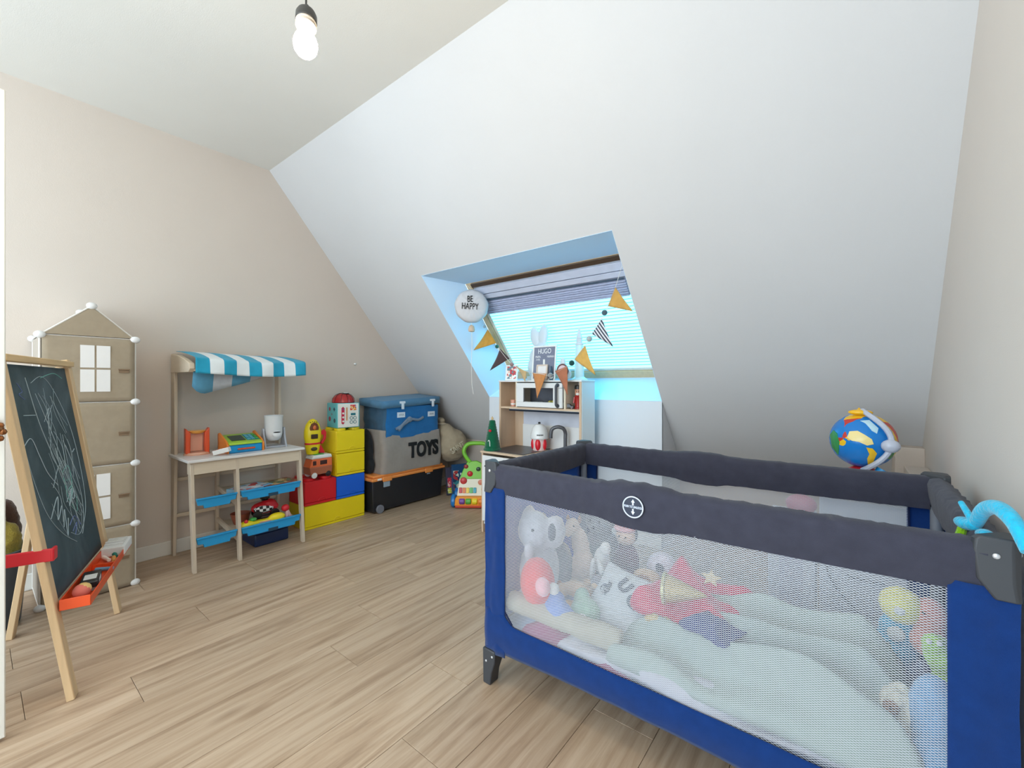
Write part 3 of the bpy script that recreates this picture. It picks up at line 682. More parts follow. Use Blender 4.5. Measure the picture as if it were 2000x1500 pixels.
# camper toy on the red brick
t = thing('toy_camper', 'orange toy camper van with a white and green roof on the red brick', 'toy car', (-3.215, 1.66, .378), PI/2)
M_oc = plastic('camper_orange', (232, 112, 62)); M_brn = plastic('camper_brown', (170, 96, 66)); M_wh = plastic('toy_white', (236, 236, 232)); M_tb = plastic('toy_black', (30, 30, 32))
b = MB(); b.prism([(-.085, .025), (.085, .025), (.088, .085), (-.092, .085)], -.055, .055, 'y'); P('lower_body', b, M_brn, t, w=False, bevel=.006)
b = MB(); b.prism([(-.092, .080), (.088, .080), (.086, .145), (-.070, .145)], -.052, .052, 'y'); P('upper_body', b, M_oc, t, w=False, bevel=.006)
b = MB(); b.prism([(-.078, .144), (.088, .144), (.080, .172), (-.060, .172)], -.055, .055, 'y'); P('roof', b, M_wh, t, w=False, bevel=.008)
b = MB(); b.box(-.045, .03, -.035, .035, .172, .177); P('roof_panel', b, M_grn, t, w=False, bevel=.002)
for x0, x1 in ((-.010, .045), (-.066, -.040)):
    b = MB(); b.box(x0, x1, -.0545, -.050, .098, .130); P('window', b, plastic('window_dark', (60, 30, 28)), t, w=False, bevel=.004)
for sx in (-.055, .055):
    for sy in (-.056, .042):
        b = MB(); b.disc((sx, sy, .022), .022, .014, 'y', 18); b.disc((sx, sy-.002, .022), .011, .018, 'y', 12); P('wheel', b, M_wh if sx < 0 else M_tb, t, w=False, bevel=.003)
# rocket on the camper
t = thing('toy_rocket', 'yellow toy rocket with red fins standing behind the stall on the camper roof', 'toy', (-3.23, 1.625, .555), PI/2-.15)
b = MB(); b.lathe([(0, 0), (.042, 0), (.046, .01), (.056, .075)], Matrix.Diagonal((1, .7, 1, 1)), 20); P('lower_hull', b, M_ylw, t, w=False)
b = MB(); b.lathe([(.057, .075), (.059, .080), (.057, .088)], Matrix.Diagonal((1, .72, 1, 1)), 20); P('red_band', b, M_red, t, w=False)
b = MB(); b.lathe([(.055, .088), (.063, .13), (.062, .18), (.050, .225), (.030, .255), (.012, .268), (0, .270)], Matrix.Diagonal((1, .7, 1, 1)), 20); P('upper_hull', b, M_ylw, t, w=False)
b = MB(); b.prism([(-.030, .185), (.030, .185), (.032, .205), (.020, .235), (0, .246), (-.020, .235), (-.032, .205)], -.047, -.030, 'y'); P('canopy_window', b, plastic('canopy_brown', (120, 66, 36)), t, w=False, bevel=.003)
b = MB(); b.ell((0, -.045, .205), (.013, .008, .018)); P('pilot', b, plastic('pilot_orange', (220, 110, 50)), t, w=False)
b = MB(); b.box(-.025, .025, -.048, -.038, .120, .155); P('hatch_window', b, plastic('hatch_dark', (70, 50, 30)), t, w=False, bevel=.006)
b = MB(); b.ell((0, -.036, .042), (.024, .006, .015)); P('porthole', b, plastic('port_dark', (70, 64, 40)), t, w=False)
for i in range(4):
    b = MB(); b.ell((-.022+i*.015, -.022, .250-.004*abs(i-1.5)), .0045, n=8); P('rivet', b, M_tb, t, w=False)
b = MB(); b.prism([(.050, .16), (.085, .185), (.100, .16), (.098, .11), (.075, .075), (.060, .07), (.060, .09), (.078, .11), (.080, .14), (.055, .145)], -.012, .012, 'y'); P('upper_fin', b, M_red, t, w=False, bevel=.004)
b = MB(); b.prism([(.045, .07), (.060, .065), (.088, .008), (.085, 0), (.040, .005)], -.012, .012, 'y'); P('lower_fin', b, M_red, t, w=False, bevel=.004)
# activity cube
t = thing('activity_cube', 'white and teal baby activity cube on top of the yellow bricks', 'toy', (-3.265, 1.90, .738), -.10)
a = .095
M_teal = plastic('cube_teal', (92, 186, 190)); M_cream = plastic('cube_cream', (236, 232, 222))
b = MB(); b.box(-a, a, -a, a, 0, .20); P('cube_body', b, M_teal, t, w=False, bevel=.006)
b = MB(); b.box(a, a+.006, -a+.006, a-.012, .006, .196); fp = P('front_face', b, M_cream, t, w=False, bevel=.002)
b = MB(); b.prism([(-.062, .04), (-.05, .03), (-.04, .04), (-.038, .16), (-.05, .172), (-.062, .16)], a+.006, a+.010, 'x'); P('dial_strip', b, plastic('cube_red', (200, 40, 70)), fp, w=False, bevel=.001)
for i in range(4):
    b = MB(); b.disc((a+.010, -.050, .055+i*.032), .008, .003, 'x', 12); P('dial', b, M_cream if i != 3 else plastic('cube_purple', (150, 70, 120)), fp, w=False)
b = MB(); b.box(a+.006, a+.011, -.022, -.015, .06, .165); P('slider', b, plastic('slider_orange', (214, 140, 80)), fp, w=False)
b = MB(); b.box(a+.006, a+.009, .01, .06, .140, .185); P('picture_tile', b, art('art_tile', [(220, 60, 50), (240, 180, 60), (150, 60, 140), (240, 220, 200)], 90), fp, w=False)
for i, (y, z) in enumerate(((.02, .045), (.05, .045), (.02, .078), (.05, .078))):
    b = MB(); b.tube([(a+.007, y+.012*math.cos(k*PI/8), z+.012*math.sin(k*PI/8)) for k in range(16)], .0022, 5, True); P('ring', b, plastic('ring_teal', (40, 110, 120)), fp, w=False)
b = MB(); b.box(a+.006, a+.009, .015, .055, .100, .118); P('button', b, plastic('ring_teal', (40, 110, 120)), fp, w=False, bevel=.006)
for i, (x, z, r) in enumerate(((-.04, .15, .018), (.045, .15, .018), (-.04, .07, .02), (.05, .06, .018), (0, .11, .010))):
    b = MB(); b.disc((x, -a-.001, z), r, .003, 'y', (5, 4, 20, 20, 3)[i]); P('shape_hole', b, [plastic('hole_red', (150, 44, 60)), plastic('hole_dark', (30, 70, 90))][i % 2] , t, w=False)
b = MB(); b.lathe([(.084, .200), (.088, .206), (.083, .235), (.062, .262), (.030, .275), (0, .278)], Matrix.Diagonal((1, 1, 1, 1)), 28); dm = P('dome_lid', b, plastic('dome_red', (176, 40, 40), .25), t, w=False, label='dark red dome with black lines')
for k in range(5):
    a_ = k*PI/5; q = MB(); pr_ = [(.0885, .204), (.084, .236), (.063, .264), (.031, .2775), (0, .280)]; pts = [(r*math.cos(a_), r*math.sin(a_), z) for r, z in pr_]+[(-r*math.cos(a_), -r*math.sin(a_), z) for r, z in pr_[-2::-1]]
    q.tube(pts, .0014, 5); P('dome_line', q, M_tb, dm, w=False)
b = MB(); b.disc((.02, .01, .273), .030, .006, 'z', 24, .026); P('dome_button', b, M_tb, dm, w=False); b = MB(); b.disc((.02, .01, .279), .017, .003, 'z', 20); P('button_cap', b, M_wh, dm, w=False)

# ------------------------------------------------------------------ wheeled toy chest
T = thing('toy_chest', 'black wheeled storage chest with an orange lid on the floor', 'storage box', (-3.245, 2.46, 0))
CX0, CX1, CY0, CY1 = -3.405, -3.095, 2.06, 2.85
M_ck = plastic('chest_black', (34, 34, 38), .45); M_co = plastic('lid_orange', (240, 146, 72), .4)
b = MB(); V = []
for z, i in ((.012, .018), (.275, 0)): V += [(CX0, CY0+i, z), (CX1-i, CY0+i, z), (CX1-i, CY1-i, z), (CX0, CY1-i, z)]
b.add(V, [(3, 2, 1, 0), (4, 5, 6, 7), (0, 1, 5, 4), (1, 2, 6, 5), (2, 3, 7, 6), (3, 0, 4, 7)]); P('body', b, M_ck, T, bevel=.008)
b = MB(); b.box(CX0, CX1+.012, CY0-.010, CY1+.012, .275, .300); b.box(CX0+.01, CX1+.002, CY0+.01, CY1-.008, .300, .322); P('lid', b, M_co, T, bevel=.007)
for y in (2.20, 2.66):
    b = MB(); b.box(CX1+.004, CX1+.016, y-.045, y+.045, .262, .305); l = P('latch', b, M_co, T, bevel=.004)
    b = MB(); b.box(CX1+.0, CX1+.010, y-.036, y+.028, .215, .262) if y < 2.4 else b.box(CX1, CX1+.005, y-.02, y+.02, .245, .256); P('latch_plate', b, plastic('latch_grey', (150, 164, 176)), l, bevel=.003)
b = MB(); b.box(CX1+.0125, CX1+.0135, 2.10, 2.14, .282, .298); P('sticker', b, M_paper, T)
for y in (2.105,):
    b = MB(); b.disc((CX1-.012, y+.03, .036), .036, .020, 'x', 24); P('wheel', b, plastic('wheel_grey', (120, 120, 128)), T, bevel=.004)
    b = MB(); b.disc((CX0+.01, y, .036), .036, .020, 'x', 24); P('wheel', b, plastic('wheel_grey', (120, 120, 128)), T, bevel=.004)

# grey canvas bag TOYS
M_cv = fabric('grey_canvas', (158, 148, 140), 900, .05)
T = thing('toys_bag', 'grey canvas toy bag lettered TOYS in black on the orange lid', 'bag', (-3.23, 2.48, .322))
b = MB(); X0, X1, Y0, Y1, Z0, Z1 = -3.385, -3.085, 2.155, 2.81, .323, .665
def bagpt(x, y, z, k=0):
    s = (z-Z0)/(Z1-Z0)
    bulge = .012*math.sin(PI*min(1, s*1.1))
    nx = noise.noise(Vector((x*5, y*5, z*6)))*.012
    return (x+(bulge if x > -3.2 else -.0)*1+nx, y+(-.010*s+.012*noise.noise(Vector((z*7, x*6, 3)))), z)
nb = 12; ring = []
def per(u):   # rounded rectangle perimeter
    L = [(X1-.02, Y0), (X1, Y0+.02), (X1, Y1-.02), (X1-.02, Y1), (X0+.02, Y1), (X0, Y1-.02), (X0, Y0+.02), (X0+.02, Y0)]
    d = []; tot = 0
    for i in range(8):
        p, q = L[i], L[(i+1) % 8]; l = math.hypot(q[0]-p[0], q[1]-p[1]); d.append((tot, l, p, q)); tot += l
    u = (u % 1)*tot
    for s, l, p, q in d:
        if s <= u <= s+l: f = (u-s)/l; return (p[0]+(q[0]-p[0])*f, p[1]+(q[1]-p[1])*f)
    return L[0]
def bagf(u, v):
    x, y = per(u); zt = Z1-.035*math.sin(PI*(y-Y0)/(Y1-Y0))*(.4+.6*noise.noise(Vector((u*9, 1, 1)))+.6)+(.035 if y < Y0+.1 else 0)
    z = Z0+(zt-Z0)*v
    return bagpt(x, y, z)
b.grid(bagf, 90, 16); b.add([bagf(i/90, 0) for i in range(90)], [tuple(range(90))]); b.add([Vector(bagf(i/90, 0.9)) for i in range(90)], [tuple(range(90))])
P('bag_body', b, M_cv, T, solid=.003, smooth=60)
text('lettering', 'TOYS', .185, frame((X1+.017, 2.585, .490), (0, 1, 0.0), (1, 0, 0)), mat('black_print', (26, 26, 28), .8), T, sx=.74, bold=.007, depth=.006)
# dark bag behind it
o = recenter(P('black_bag', MB().ell((-3.27, 2.115, .52), (.10, .032, .19)).ell((-3.27, 2.12, .40), (.11, .036, .10)), fabric('black_nylon', (40, 42, 46)), remesh=.009, disp=.01)); tag(o, 'slim black bag squeezed between the yellow bricks and the toys bag', 'bag')

# blue fabric box with lid
T = thing('blue_fabric_box', 'large blue fabric storage box with an open lid on the grey bag', 'storage box', (-3.24, 2.46, .655))
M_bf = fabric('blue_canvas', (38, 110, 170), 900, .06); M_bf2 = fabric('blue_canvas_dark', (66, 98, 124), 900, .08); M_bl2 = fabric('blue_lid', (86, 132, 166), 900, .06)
b = MB()
def bx(u, v):
    L = [(-3.10, 2.17), (-3.085, 2.185), (-3.085, 2.765), (-3.10, 2.78), (-3.385, 2.78), (-3.40, 2.76), (-3.40, 2.19), (-3.385, 2.17)]
    n = 8; f = u*n; i = int(f) % n; t = f-int(f); p, q = L[i], L[(i+1) % n]; x = p[0]+(q[0]-p[0])*t; y = p[1]+(q[1]-p[1])*t; z = .62+.275*v
    return (x+.006*noise.noise(Vector((y*8, z*14, 0))), y+.016*noise.noise(Vector((x*9, z*16, 2)))*(1 if y < 2.3 else .2), z)
b.grid(bx, 96, 18); b.add([bx(i/96, 0) for i in range(96)], [tuple(range(96))])
for i, f in enumerate(b.F): pass
me_o = P('box_body', b, [M_bf, M_bf2], T, solid=.004, smooth=60)
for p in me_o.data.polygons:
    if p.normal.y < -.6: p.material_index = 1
b = MB(); b.box(-3.39, -3.10, 2.18, 2.77, .86, .875); P('folded_contents', b, fabric('dark_inside', (34, 50, 66)), T)
# lid: shallow tray turned over, raised at the front right
LX = Matrix.Translation((-3.235, 2.455, .915)) @ Euler((math.radians(2.5), math.radians(4), math.radians(1))).to_matrix().to_4x4()
b = MB(); hx, hy = .165, .325
b.grid(lambda u, v: tuple(LX @ Vector((-hx+2*hx*u, -hy+2*hy*v, .052+.010*math.sin(PI*u)*math.sin(PI*v)+.004*noise.noise(Vector((u*4, v*5, 0)))))), 14, 20)
b2 = []
rim = [(-hx, -hy), (hx, -hy), (hx, hy), (-hx, hy)]
for i in range(4):
    p, q = rim[i], rim[(i+1) % 4]
    b.add([tuple(LX @ Vector((p[0]+(q[0]-p[0])*t/8, p[1]+(q[1]-p[1])*t/8, z+(.006*noise.noise(Vector((t, i, z*9))) if z < .05 else 0)))) for z in (-.008, .052) for t in range(9)], [(t, t+1, t+10, t+9) for t in range(8)])
P('lid', b, M_bl2, T, solid=.004, smooth=50)
M_clip = plastic('white_clip', (222, 230, 238))
for y, z, zl in ((2.34, .895, .845), (2.685, .905, .835)):
    b = MB(); b.box(-3.068, -3.060, y-.030, y+.030, z+.025, z+.045); b.box(-3.066, -3.058, y-.010, y+.016, z-.025, z+.035); P('clip', b, M_clip, T, bevel=.002)
    b = MB(); b.box(-3.083, -3.079, y-.042, y+.040, zl-.048, zl-.002); c_ = P('label_card', b, M_clip, T)
    q = MB(); q.tube([(-3.0785, y-.026+i*.0065, zl-.025+(.009 if i % 2 else -.009)) for i in range(9)], .0014, 5); P('pen_marks', q, mat('pencil_grey', (90, 110, 130), .8), c_)
b = MB(); b.tube(bez([(-3.075, 2.28, .70), (-3.068, 2.38, .745), (-3.066, 2.44, .775), (-3.068, 2.52, .765), (-3.075, 2.58, .785)], 5), .012, 8); b.ell((-3.066, 2.42, .775), (.014, .03, .026)); b.tube([(-3.068, 2.40, .78), (-3.07, 2.30, .69)], [.010, .018], 8)
P('knotted_strap', b, fabric('grey_strap', (120, 134, 150)), T, smooth=60)
# the sack
T = thing('santa_sack', 'beige drawstring sack with pale lettering behind the toys bag', 'sack', (-3.1, 2.95, .33))
b = MB(); b.ell((-3.11, 2.965, .485), (.17, .165, .165)); b.ell((-3.135, 2.91, .60), (.115, .09, .10)); b.ell((-3.145, 2.875, .675), (.05, .032, .045)); b.ell((-3.15, 2.86, .735), (.055, .04, .025))
P('sack_body', b, fabric('beige_canvas', (172, 156, 132), 900, .06), T, remesh=.010, disp=.018, ds=.06)
text('lettering', 'SAINT', .075, frame((-2.958, 2.905, .475), (.10, .9, .42), (.93, -.25, .12)), mat('faded_print', (208, 196, 172), .9), T, sx=.8, depth=.012)
b = MB(); b.tube([(-3.145+.045*math.cos(k*PI/8), 2.873+.034*math.sin(k*PI/8), .70) for k in range(16)], .006, 6, True); P('drawstring', b, fabric('cord_beige', (200, 186, 164)), T)

# games leaning beside the chest
t = thing('game_box', 'dark blue game box leaning upright beside the toy walker', 'box', (-2.99, 2.98, 0), -.45)
b = MB(); X = Matrix.Rotation(-.10, 4, 'Y'); b.box(-.02, .02, -.085, .085, .004, .30, X); P('box', b, plastic('box_navy', (34, 76, 120)), t, w=False, bevel=.002)
for i in range(3):
    b = MB(); b.box(.0202, .0212, -.005, .06, .16-i*.07, .215-i*.07, X); P('picture', b, art('art_box%d' % i, [[(220, 230, 230), (40, 90, 130), (120, 160, 170)], [(60, 120, 110), (200, 210, 200), (30, 60, 80)], [(200, 120, 130), (230, 210, 210), (80, 50, 80)]][i], 60), t, w=False)
b = MB(); b.box(.0202, .0212, -.075, -.02, .05, .24, X); P('side_print', b, art('art_side', [(60, 140, 150), (210, 220, 200), (30, 70, 100), (190, 60, 60)], 40), t, w=False)
t = thing('game_box', 'thin box with a red strawberry and yellow print leaning left of the blue box', 'box', (-3.05, 2.925, 0), -.35)
b = MB(); X = Matrix.Rotation(-.15, 4, 'Y'); b.box(-.012, .012, -.055, .055, .003, .27, X); P('box', b, plastic('box_dark', (70, 66, 84)), t, w=False, bevel=.002)
b = MB(); b.box(.0122, .0132, -.045, .05, .08, .17, X); P('red_print', b, art('art_red', [(200, 40, 60), (220, 80, 90), (240, 200, 190)], 70), t, w=False)
b = MB(); b.box(.0122, .0132, -.05, .05, .02, .072, X); P('yellow_print', b, art('art_yel', [(220, 210, 60), (120, 160, 60), (230, 230, 160)], 70), t, w=False)

# ------------------------------------------------------------------ baby walker
wx, wy = -2.68, 2.84
T = thing('baby_walker', 'colourful baby walker with a green handle standing beside the playpen', 'toy', (wx, wy, 0), .66); T.scale = (.93, .93, .93)
M_lg = plastic('lime_green', (122, 190, 52)); M_wo = plastic('walker_orange', (244, 150, 40)); M_wb = plastic('walker_blue', (28, 120, 190))
# local: front faces -Y after rotation; build with x across, y depth (front = -y), z up
def wl(x, s, o=0):  # leaning panel point, s along the height
    return (x, -.10+.30*s+o*-.85, .10+s*.95-o*-.0)
b = MB(); pts = [(-.15, 0), (.15, 0), (.145, .18), (-.13, .18)]
b.add([wl(x, s, o) for o in (.03, 0) for x, s in pts], [(0, 1, 2, 3), (7, 6, 5, 4), (0, 4, 5, 1), (1, 5, 6, 2), (2, 6, 7, 3), (3, 7, 4, 0)]); P('cream_panel', b, plastic('walker_cream', (236, 226, 200)), T, w=False, bevel=.006)
b = MB(); pts = [(-.13, .165), (.14, .165), (.12, .30), (.03, .34), (-.06, .33), (-.10, .25)]
n_ = 6; b.add([wl(x, s, o) for o in (.034, .002) for x, s in pts], [tuple(range(6)), tuple(range(6, 12))[::-1]]+[(i, (i+1) % 6, 6+(i+1) % 6, 6+i) for i in range(6)]); P('green_panel', b, M_lg, T, w=False, bevel=.006)
b = MB(); b.prism([(-.17, .02), (.17, .02), (.165, .075), (.15, .11), (-.15, .11), (-.165, .075)], -.175, .02, 'y'); P('base', b, M_wo, T, w=False, bevel=.012)
b = MB(); b.box(-.16, .16, -.178, .0, .006, .03); P('base_skirt', b, plastic('walker_red', (200, 66, 36)), T, w=False, bevel=.006)
for i, c in enumerate(((120, 70, 150), (90, 170, 60), (240, 210, 40), (240, 140, 60))):
    b = MB(); X = Matrix.Translation((-.095+i*.060, -.165, .068)) @ Matrix.Rotation(PI/2, 4, 'Y'); b.lathe([(.024, -.026), (.030, -.018), (.030, .018), (.024, .026)], X, 16); P('roller', b, plastic('roller%d' % i, c), T, w=False)
for i, c in enumerate(((206, 50, 50), (236, 120, 50), (240, 200, 60), (90, 180, 90), (60, 160, 180))):
    x = -.115+i*.034; b = MB(); b.add([wl(xx, s, o) for o in (.044, .028) for xx, s in ((x-.014, .035), (x+.014, .035), (x+.014, .085), (x-.014, .085))], [(0, 1, 2, 3), (7, 6, 5, 4), (0, 4, 5, 1), (1, 5, 6, 2), (2, 6, 7, 3), (3, 7, 4, 0)]); P('piano_key', b, plastic('key%d' % i, c), T, w=False, bevel=.003)
for nm, x, s, r, c in (('knob', -.03, .215, .028, (200, 40, 46)), ('gear', .05, .26, .022, (50, 70, 50)), ('gear', .10, .235, .02, (230, 140, 60)), ('dial', .075, .135, .026, (226, 140, 110)), ('dial', .11, .07, .028, (200, 150, 90)), ('flower', -.07, .285, .022, (150, 50, 50)), ('flower', -.09, .15, .034, (206, 70, 70))):
    p = wl(x, s, .036); b = MB(); b.ell(p, (r, r*.45, r)); P(nm, b, plastic('w%s%d' % (nm, int(x*1000)), c), T, w=False)
b = MB(); b.tube(bez([wl(-.03, .32, .02), (-.085, .03, .46), (-.10, .04, .52), (-.06, .05, .575), (.03, .05, .585), (.11, .05, .575), (.15, .04, .52), (.13, .03, .44), wl(.10, .29, .02)], 6), .020, 12); P('handle', b, M_lg, T, w=False)
for x in (-.18, .18):
    for y in (-.12, .12):
        b = MB(); X = Matrix.Translation((x, y, .062)) @ Matrix.Rotation(PI/2, 4, 'Y'); b.lathe([(.048, -.022), (.062, -.012), (.062, .012), (.048, .022)], X, 24); P('wheel', b, M_wb, T, w=False)
b = MB(); b.box(-.165, .165, -.03, .14, .045, .085); P('chassis', b, M_wb, T, w=False, bevel=.008)

# ------------------------------------------------------------------ play kitchen
KX0, KX1, KF, KB = -2.13, -1.41, 2.33, 2.735; HF = 2.545; ZTOP = 1.12; ZC0 = .60
T = thing('play_kitchen', 'white and birch play kitchen unit standing below the skylight', 'play kitchen', ((KX0+KX1)/2, 2.53, 0))
M_kb = wood('kitchen_birch', (206, 178, 150), 'z', .05); M_kbx = wood('kitchen_birch_x', (208, 182, 154), 'x', .05); M_kw = mat('kitchen_white', (226, 226, 224), .4, .01)
for x in (KX0, KX1-.016):
    b = MB(); b.box(x, x+.016, HF, KB, ZC0, ZTOP-.012); P('hutch_side', b, [M_kb], T, bevel=.001)
    b = MB(); b.box(x, x+.016, KF+.01, KB, 0, ZC0-.014); P('base_side', b, M_kb, T, bevel=.001)
b = MB(); b.box(KX1, KX1+.003, HF+.006, KB, ZC0, ZTOP-.012); b.box(KX1, KX1+.003, KF+.012, KB, 0, ZC0-.014); P('white_side', b, M_kw, T)
b = MB(); b.box(KX0-.004, KX1+.006, HF-.004, KB+.004, ZTOP-.012, ZTOP); P('hutch_top', b, M_kw, T, bevel=.002)
b = MB(); b.box(KX0+.016, KX1-.016, HF+.002, KB-.006, .905, .919); P('shelf', b, M_kbx, T, bevel=.001)
for x in (-1.972, -1.548):
    b = MB(); b.box(x, x+.013, HF+.004, KB-.006, .919, ZTOP-.012); P('divider', b, mat('divider_cream', (226, 214, 190), .5), T, bevel=.001)
b = MB(); b.box(KX0+.016, -1.972, KB-.008, KB-.003, .919, ZTOP-.012); b.box(KX0+.016, KX0+.10, KB-.008, KB-.003, ZC0, .919); P('back_panel', b, M_kb, T)
b = MB(); b.box(-1.959, -1.548, KB-.012, KB-.0085, .919, ZTOP-.012); P('oven_shade_sheet', b, mat('oven_shade_grey', (112, 112, 118), .5), T)  # extra grey sheet added so the oven interior looks shaded
b = MB(); b.box(-1.959, KX1-.016, KB-.008, KB-.003, .919, ZTOP-.012); b.box(KX0+.016, KX1-.016, KB-.007, KB-.002, ZC0, .905); P('back_panel', b, mat('kitchen_back_grey', (206, 208, 218), .5), T)
b = MB(); b.box(KX0+.10, KX1-.016, KB-.016, KB-.008, ZC0, .775); P('splashback', b, M_kw, T, bevel=.001)
b = MB(); b.box(-2.035, KX1-.018, HF+.004, HF+.020, .888, .902); P('light_bar', b, mat('bar_dark', (20, 32, 48), .4), T, bevel=.002)
b = MB(); b.box(-2.035, KX1-.018, HF+.006, HF+.018, .902, .9045); P('bar_trim', b, M_kw, T)
# microwave door
MX0, MX1, MZ0, MZ1 = -1.953, -1.553, .924, 1.100
b = MB(); w = .065
b.box(MX0, MX1, HF-.012, HF+.004, MZ0, MZ0+.036); b.box(MX0, MX1, HF-.012, HF+.004, MZ1-.036, MZ1); b.box(MX0, MX0+w, HF-.012, HF+.004, MZ0+.036, MZ1-.036); b.box(MX1-.075, MX1, HF-.012, HF+.004, MZ0+.036, MZ1-.036)
md = P('microwave_door', b, M_kw, T, bevel=.002)
gm = NT('acrylic_pane'); gm.b.inputs['Base Color'].default_value = (.9, .92, .95, 1); gm.b.inputs['Roughness'].default_value = .03; gm.b.inputs['Transmission Weight'].default_value = 1; gm.b.inputs['IOR'].default_value = 1.1
b = MB(); b.box(MX0+w, MX1-.075, HF-.006, HF-.002, MZ0+.036, MZ1-.036); P('window', b, gm.m, md)
hx_ = MX1-.035; M_hd = plastic('handle_grey', (78, 80, 86), .3)
b = MB(); b.tube(bez([(hx_, HF-.010, MZ0+.016), (hx_, HF-.034, MZ0+.020), (hx_, HF-.036, MZ0+.05), (hx_, HF-.036, MZ1-.05), (hx_, HF-.034, MZ1-.020), (hx_, HF-.010, MZ1-.016)], 4), .0085, 10); b.disc((hx_, HF-.020, MZ0+.016), .014, .009, 'y'); b.disc((hx_, HF-.020, MZ1-.016), .014, .009, 'y'); P('handle', b, M_hd, md, label='dark grey bow handle')
# base
b = MB(); b.box(KX0-.006, KX1+.006, KF, KB, ZC0-.014, ZC0); P('countertop', b, M_kbx, T, bevel=.002)
b = MB(); b.box(KX0+.045, KX0+.37, KF+.03, KB-.03, ZC0, ZC0+.004); P('hob', b, mat('hob_dark', (70, 68, 70), .35), T, bevel=.001)
b = MB(); b.lathe([(.105, .003), (.112, .006), (.108, .007), (.095, .002), (.0, .0015)], Matrix.Translation((-1.60, 2.52, ZC0)), 28); P('sink', b, mat('steel_grey', (120, 122, 126), .35, metal=.6), T)
for i, (x0, x1) in enumerate(((KX0+.02, -1.775), (-1.765, KX1-.02))):
    b = MB(); b.box(x0, x1, KF-.006, KF+.010, .09, ZC0-.03); d = P('door', b, M_kw, T, bevel=.003)
    b = MB(); b.tube([(x0+.05, KF-.008, .50), (x0+.05, KF-.03, .50), (x1-.05, KF-.03, .50), (x1-.05, KF-.008, .50)], .007, 8); P('handle', b, M_hd, d)
b = MB(); b.box(KX0+.016, KX1-.016, KF+.02, KB-.02, .06, .075); P('bottom_shelf', b, M_kw, T)
b = MB(); fx = -1.60; b.tube(bez([(fx, 2.655, ZC0), (fx, 2.655, .70), (fx, 2.655, .74), (fx-.006, 2.635, .772), (fx-.04, 2.615, .783), (fx-.075, 2.600, .768), (fx-.085, 2.595, .735), (fx-.086, 2.595, .70)], 5), .0135, 12); P('faucet', b, plastic('faucet_grey', (84, 84, 88), .3), T, label='dark grey curved faucet')
b = MB(); b.lathe([(.012, 0), (.014, .02), (.004, .035), (.006, .05), (0, .052)], Matrix.Translation((-1.50, 2.66, ZC0)), 16); P('tap_knob', b, M_hd, T)

# things in and on the kitchen
t = thing('pink_beaker', 'small pink tumbler in the left cubby of the play kitchen', 'cup', (-2.05, 2.62, .919)); b = MB(); b.lathe([(0, 0), (.018, 0), (.021, .05), (.017, .05), (.014, .004), (0, .004)], None, 18); b.m = 1; b.lathe([(.0192, .012), (.0205, .014), (.0210, .022), (.0196, .024)], None, 18); P('tumbler', b, [plastic('beaker_pink', (224, 160, 136)), M_wh], t, w=False)
t = thing('wooden_nutcracker', 'red painted wooden figure with a black cap in the right cubby', 'figurine', (-1.475, 2.62, .919), .3)
b = MB(); b.lathe([(0, 0), (.026, 0), (.026, .008), (.022, .012), (.022, .075), (.026, .085), (.020, .095), (0, .096)], None, 20); P('body', b, plastic('nutcracker_red', (170, 40, 34)), t, w=False)
b = MB(); b.lathe([(.0, .094), (.020, .096), (.024, .115), (.022, .140), (0, .142)], None, 20); P('head', b, plastic('nutcracker_skin', (206, 150, 120)), t, w=False)
b = MB(); b.lathe([(.025, .138), (.026, .150), (.022, .165), (0, .167)], None, 20); P('cap', b, M_tb, t, w=False)
b = MB(); b.ell((.0, -.020, .104), (.013, .006, .010)); P('beard', b, M_wh, t, w=False)
for s in (-1, 1):
    b = MB(); b.tube([(s*.026, 0, .082), (s*.031, -.002, .04)], .007, 8); P('arm', b, plastic('nutcracker_red', (170, 40, 34)), t, w=False)
    b = MB(); b.ell((s*.008, -.0235, .123), .003, n=8); P('eye', b, M_tb, t, w=False)
t = thing('toy_car', 'tiny black toy car beside the red wooden figure in the cubby', 'toy car', (-1.528, 2.585, .919), .3)
b = MB(); b.prism([(-.038, .008), (.038, .008), (.036, .022), (.018, .024), (.008, .036), (-.016, .036), (-.024, .024), (-.038, .022)], -.014, .014, 'y'); P('body', b, plastic('car_black', (34, 32, 36)), t, w=False, bevel=.003)
for x in (-.022, .022):
    for y in (-.016, .012): b = MB(); b.disc((x, y, .0075), .0075, .004, 'y', 12); P('wheel', b, plastic('wheel_red', (90, 40, 36)), t, w=False)
t = thing('toy_bowl', 'small white bowl of yellow toy food behind the oven window', 'bowl', (-1.68, 2.62, .919)); b = MB(); b.lathe([(0, 0), (.03, 0), (.06, .035), (.056, .035), (.028, .005), (0, .005)], None, 24); P('bowl', b, M_wh, t, w=False)
b = MB(); [b.ell((.022*math.cos(i*1.3), .02*math.sin(i*1.3), .038), (.022, .016, .016)) for i in range(5)]; P('toy_food', b, plastic('food_yellow', (210, 196, 90)), t, w=False)
for x, lb in ((-1.845, 'white toy cup at the left behind the oven window'), (-1.80, 'second white toy cup behind the oven window, right of the first')):
    t = thing('toy_cup', lb, 'cup', (x, 2.63, .919)); b = MB(); b.lathe([(0, 0), (.014, 0), (.019, .04), (.016, .04), (.012, .004), (0, .004)], None, 16); P('cup', b, M_wh, t, w=False)
t = thing('red_toy_mixer', 'white domed toy figure with red base on the kitchen counter', 'toy', (-1.79, 2.60, ZC0+.004))
b = MB(); b.lathe([(0, 0), (.046, 0), (.048, .004), (.050, .085), (.046, .09), (0, .09)], None, 26); P('inner_column', b, mat('pale_pink_core', (236, 206, 200), .5), t, w=False)
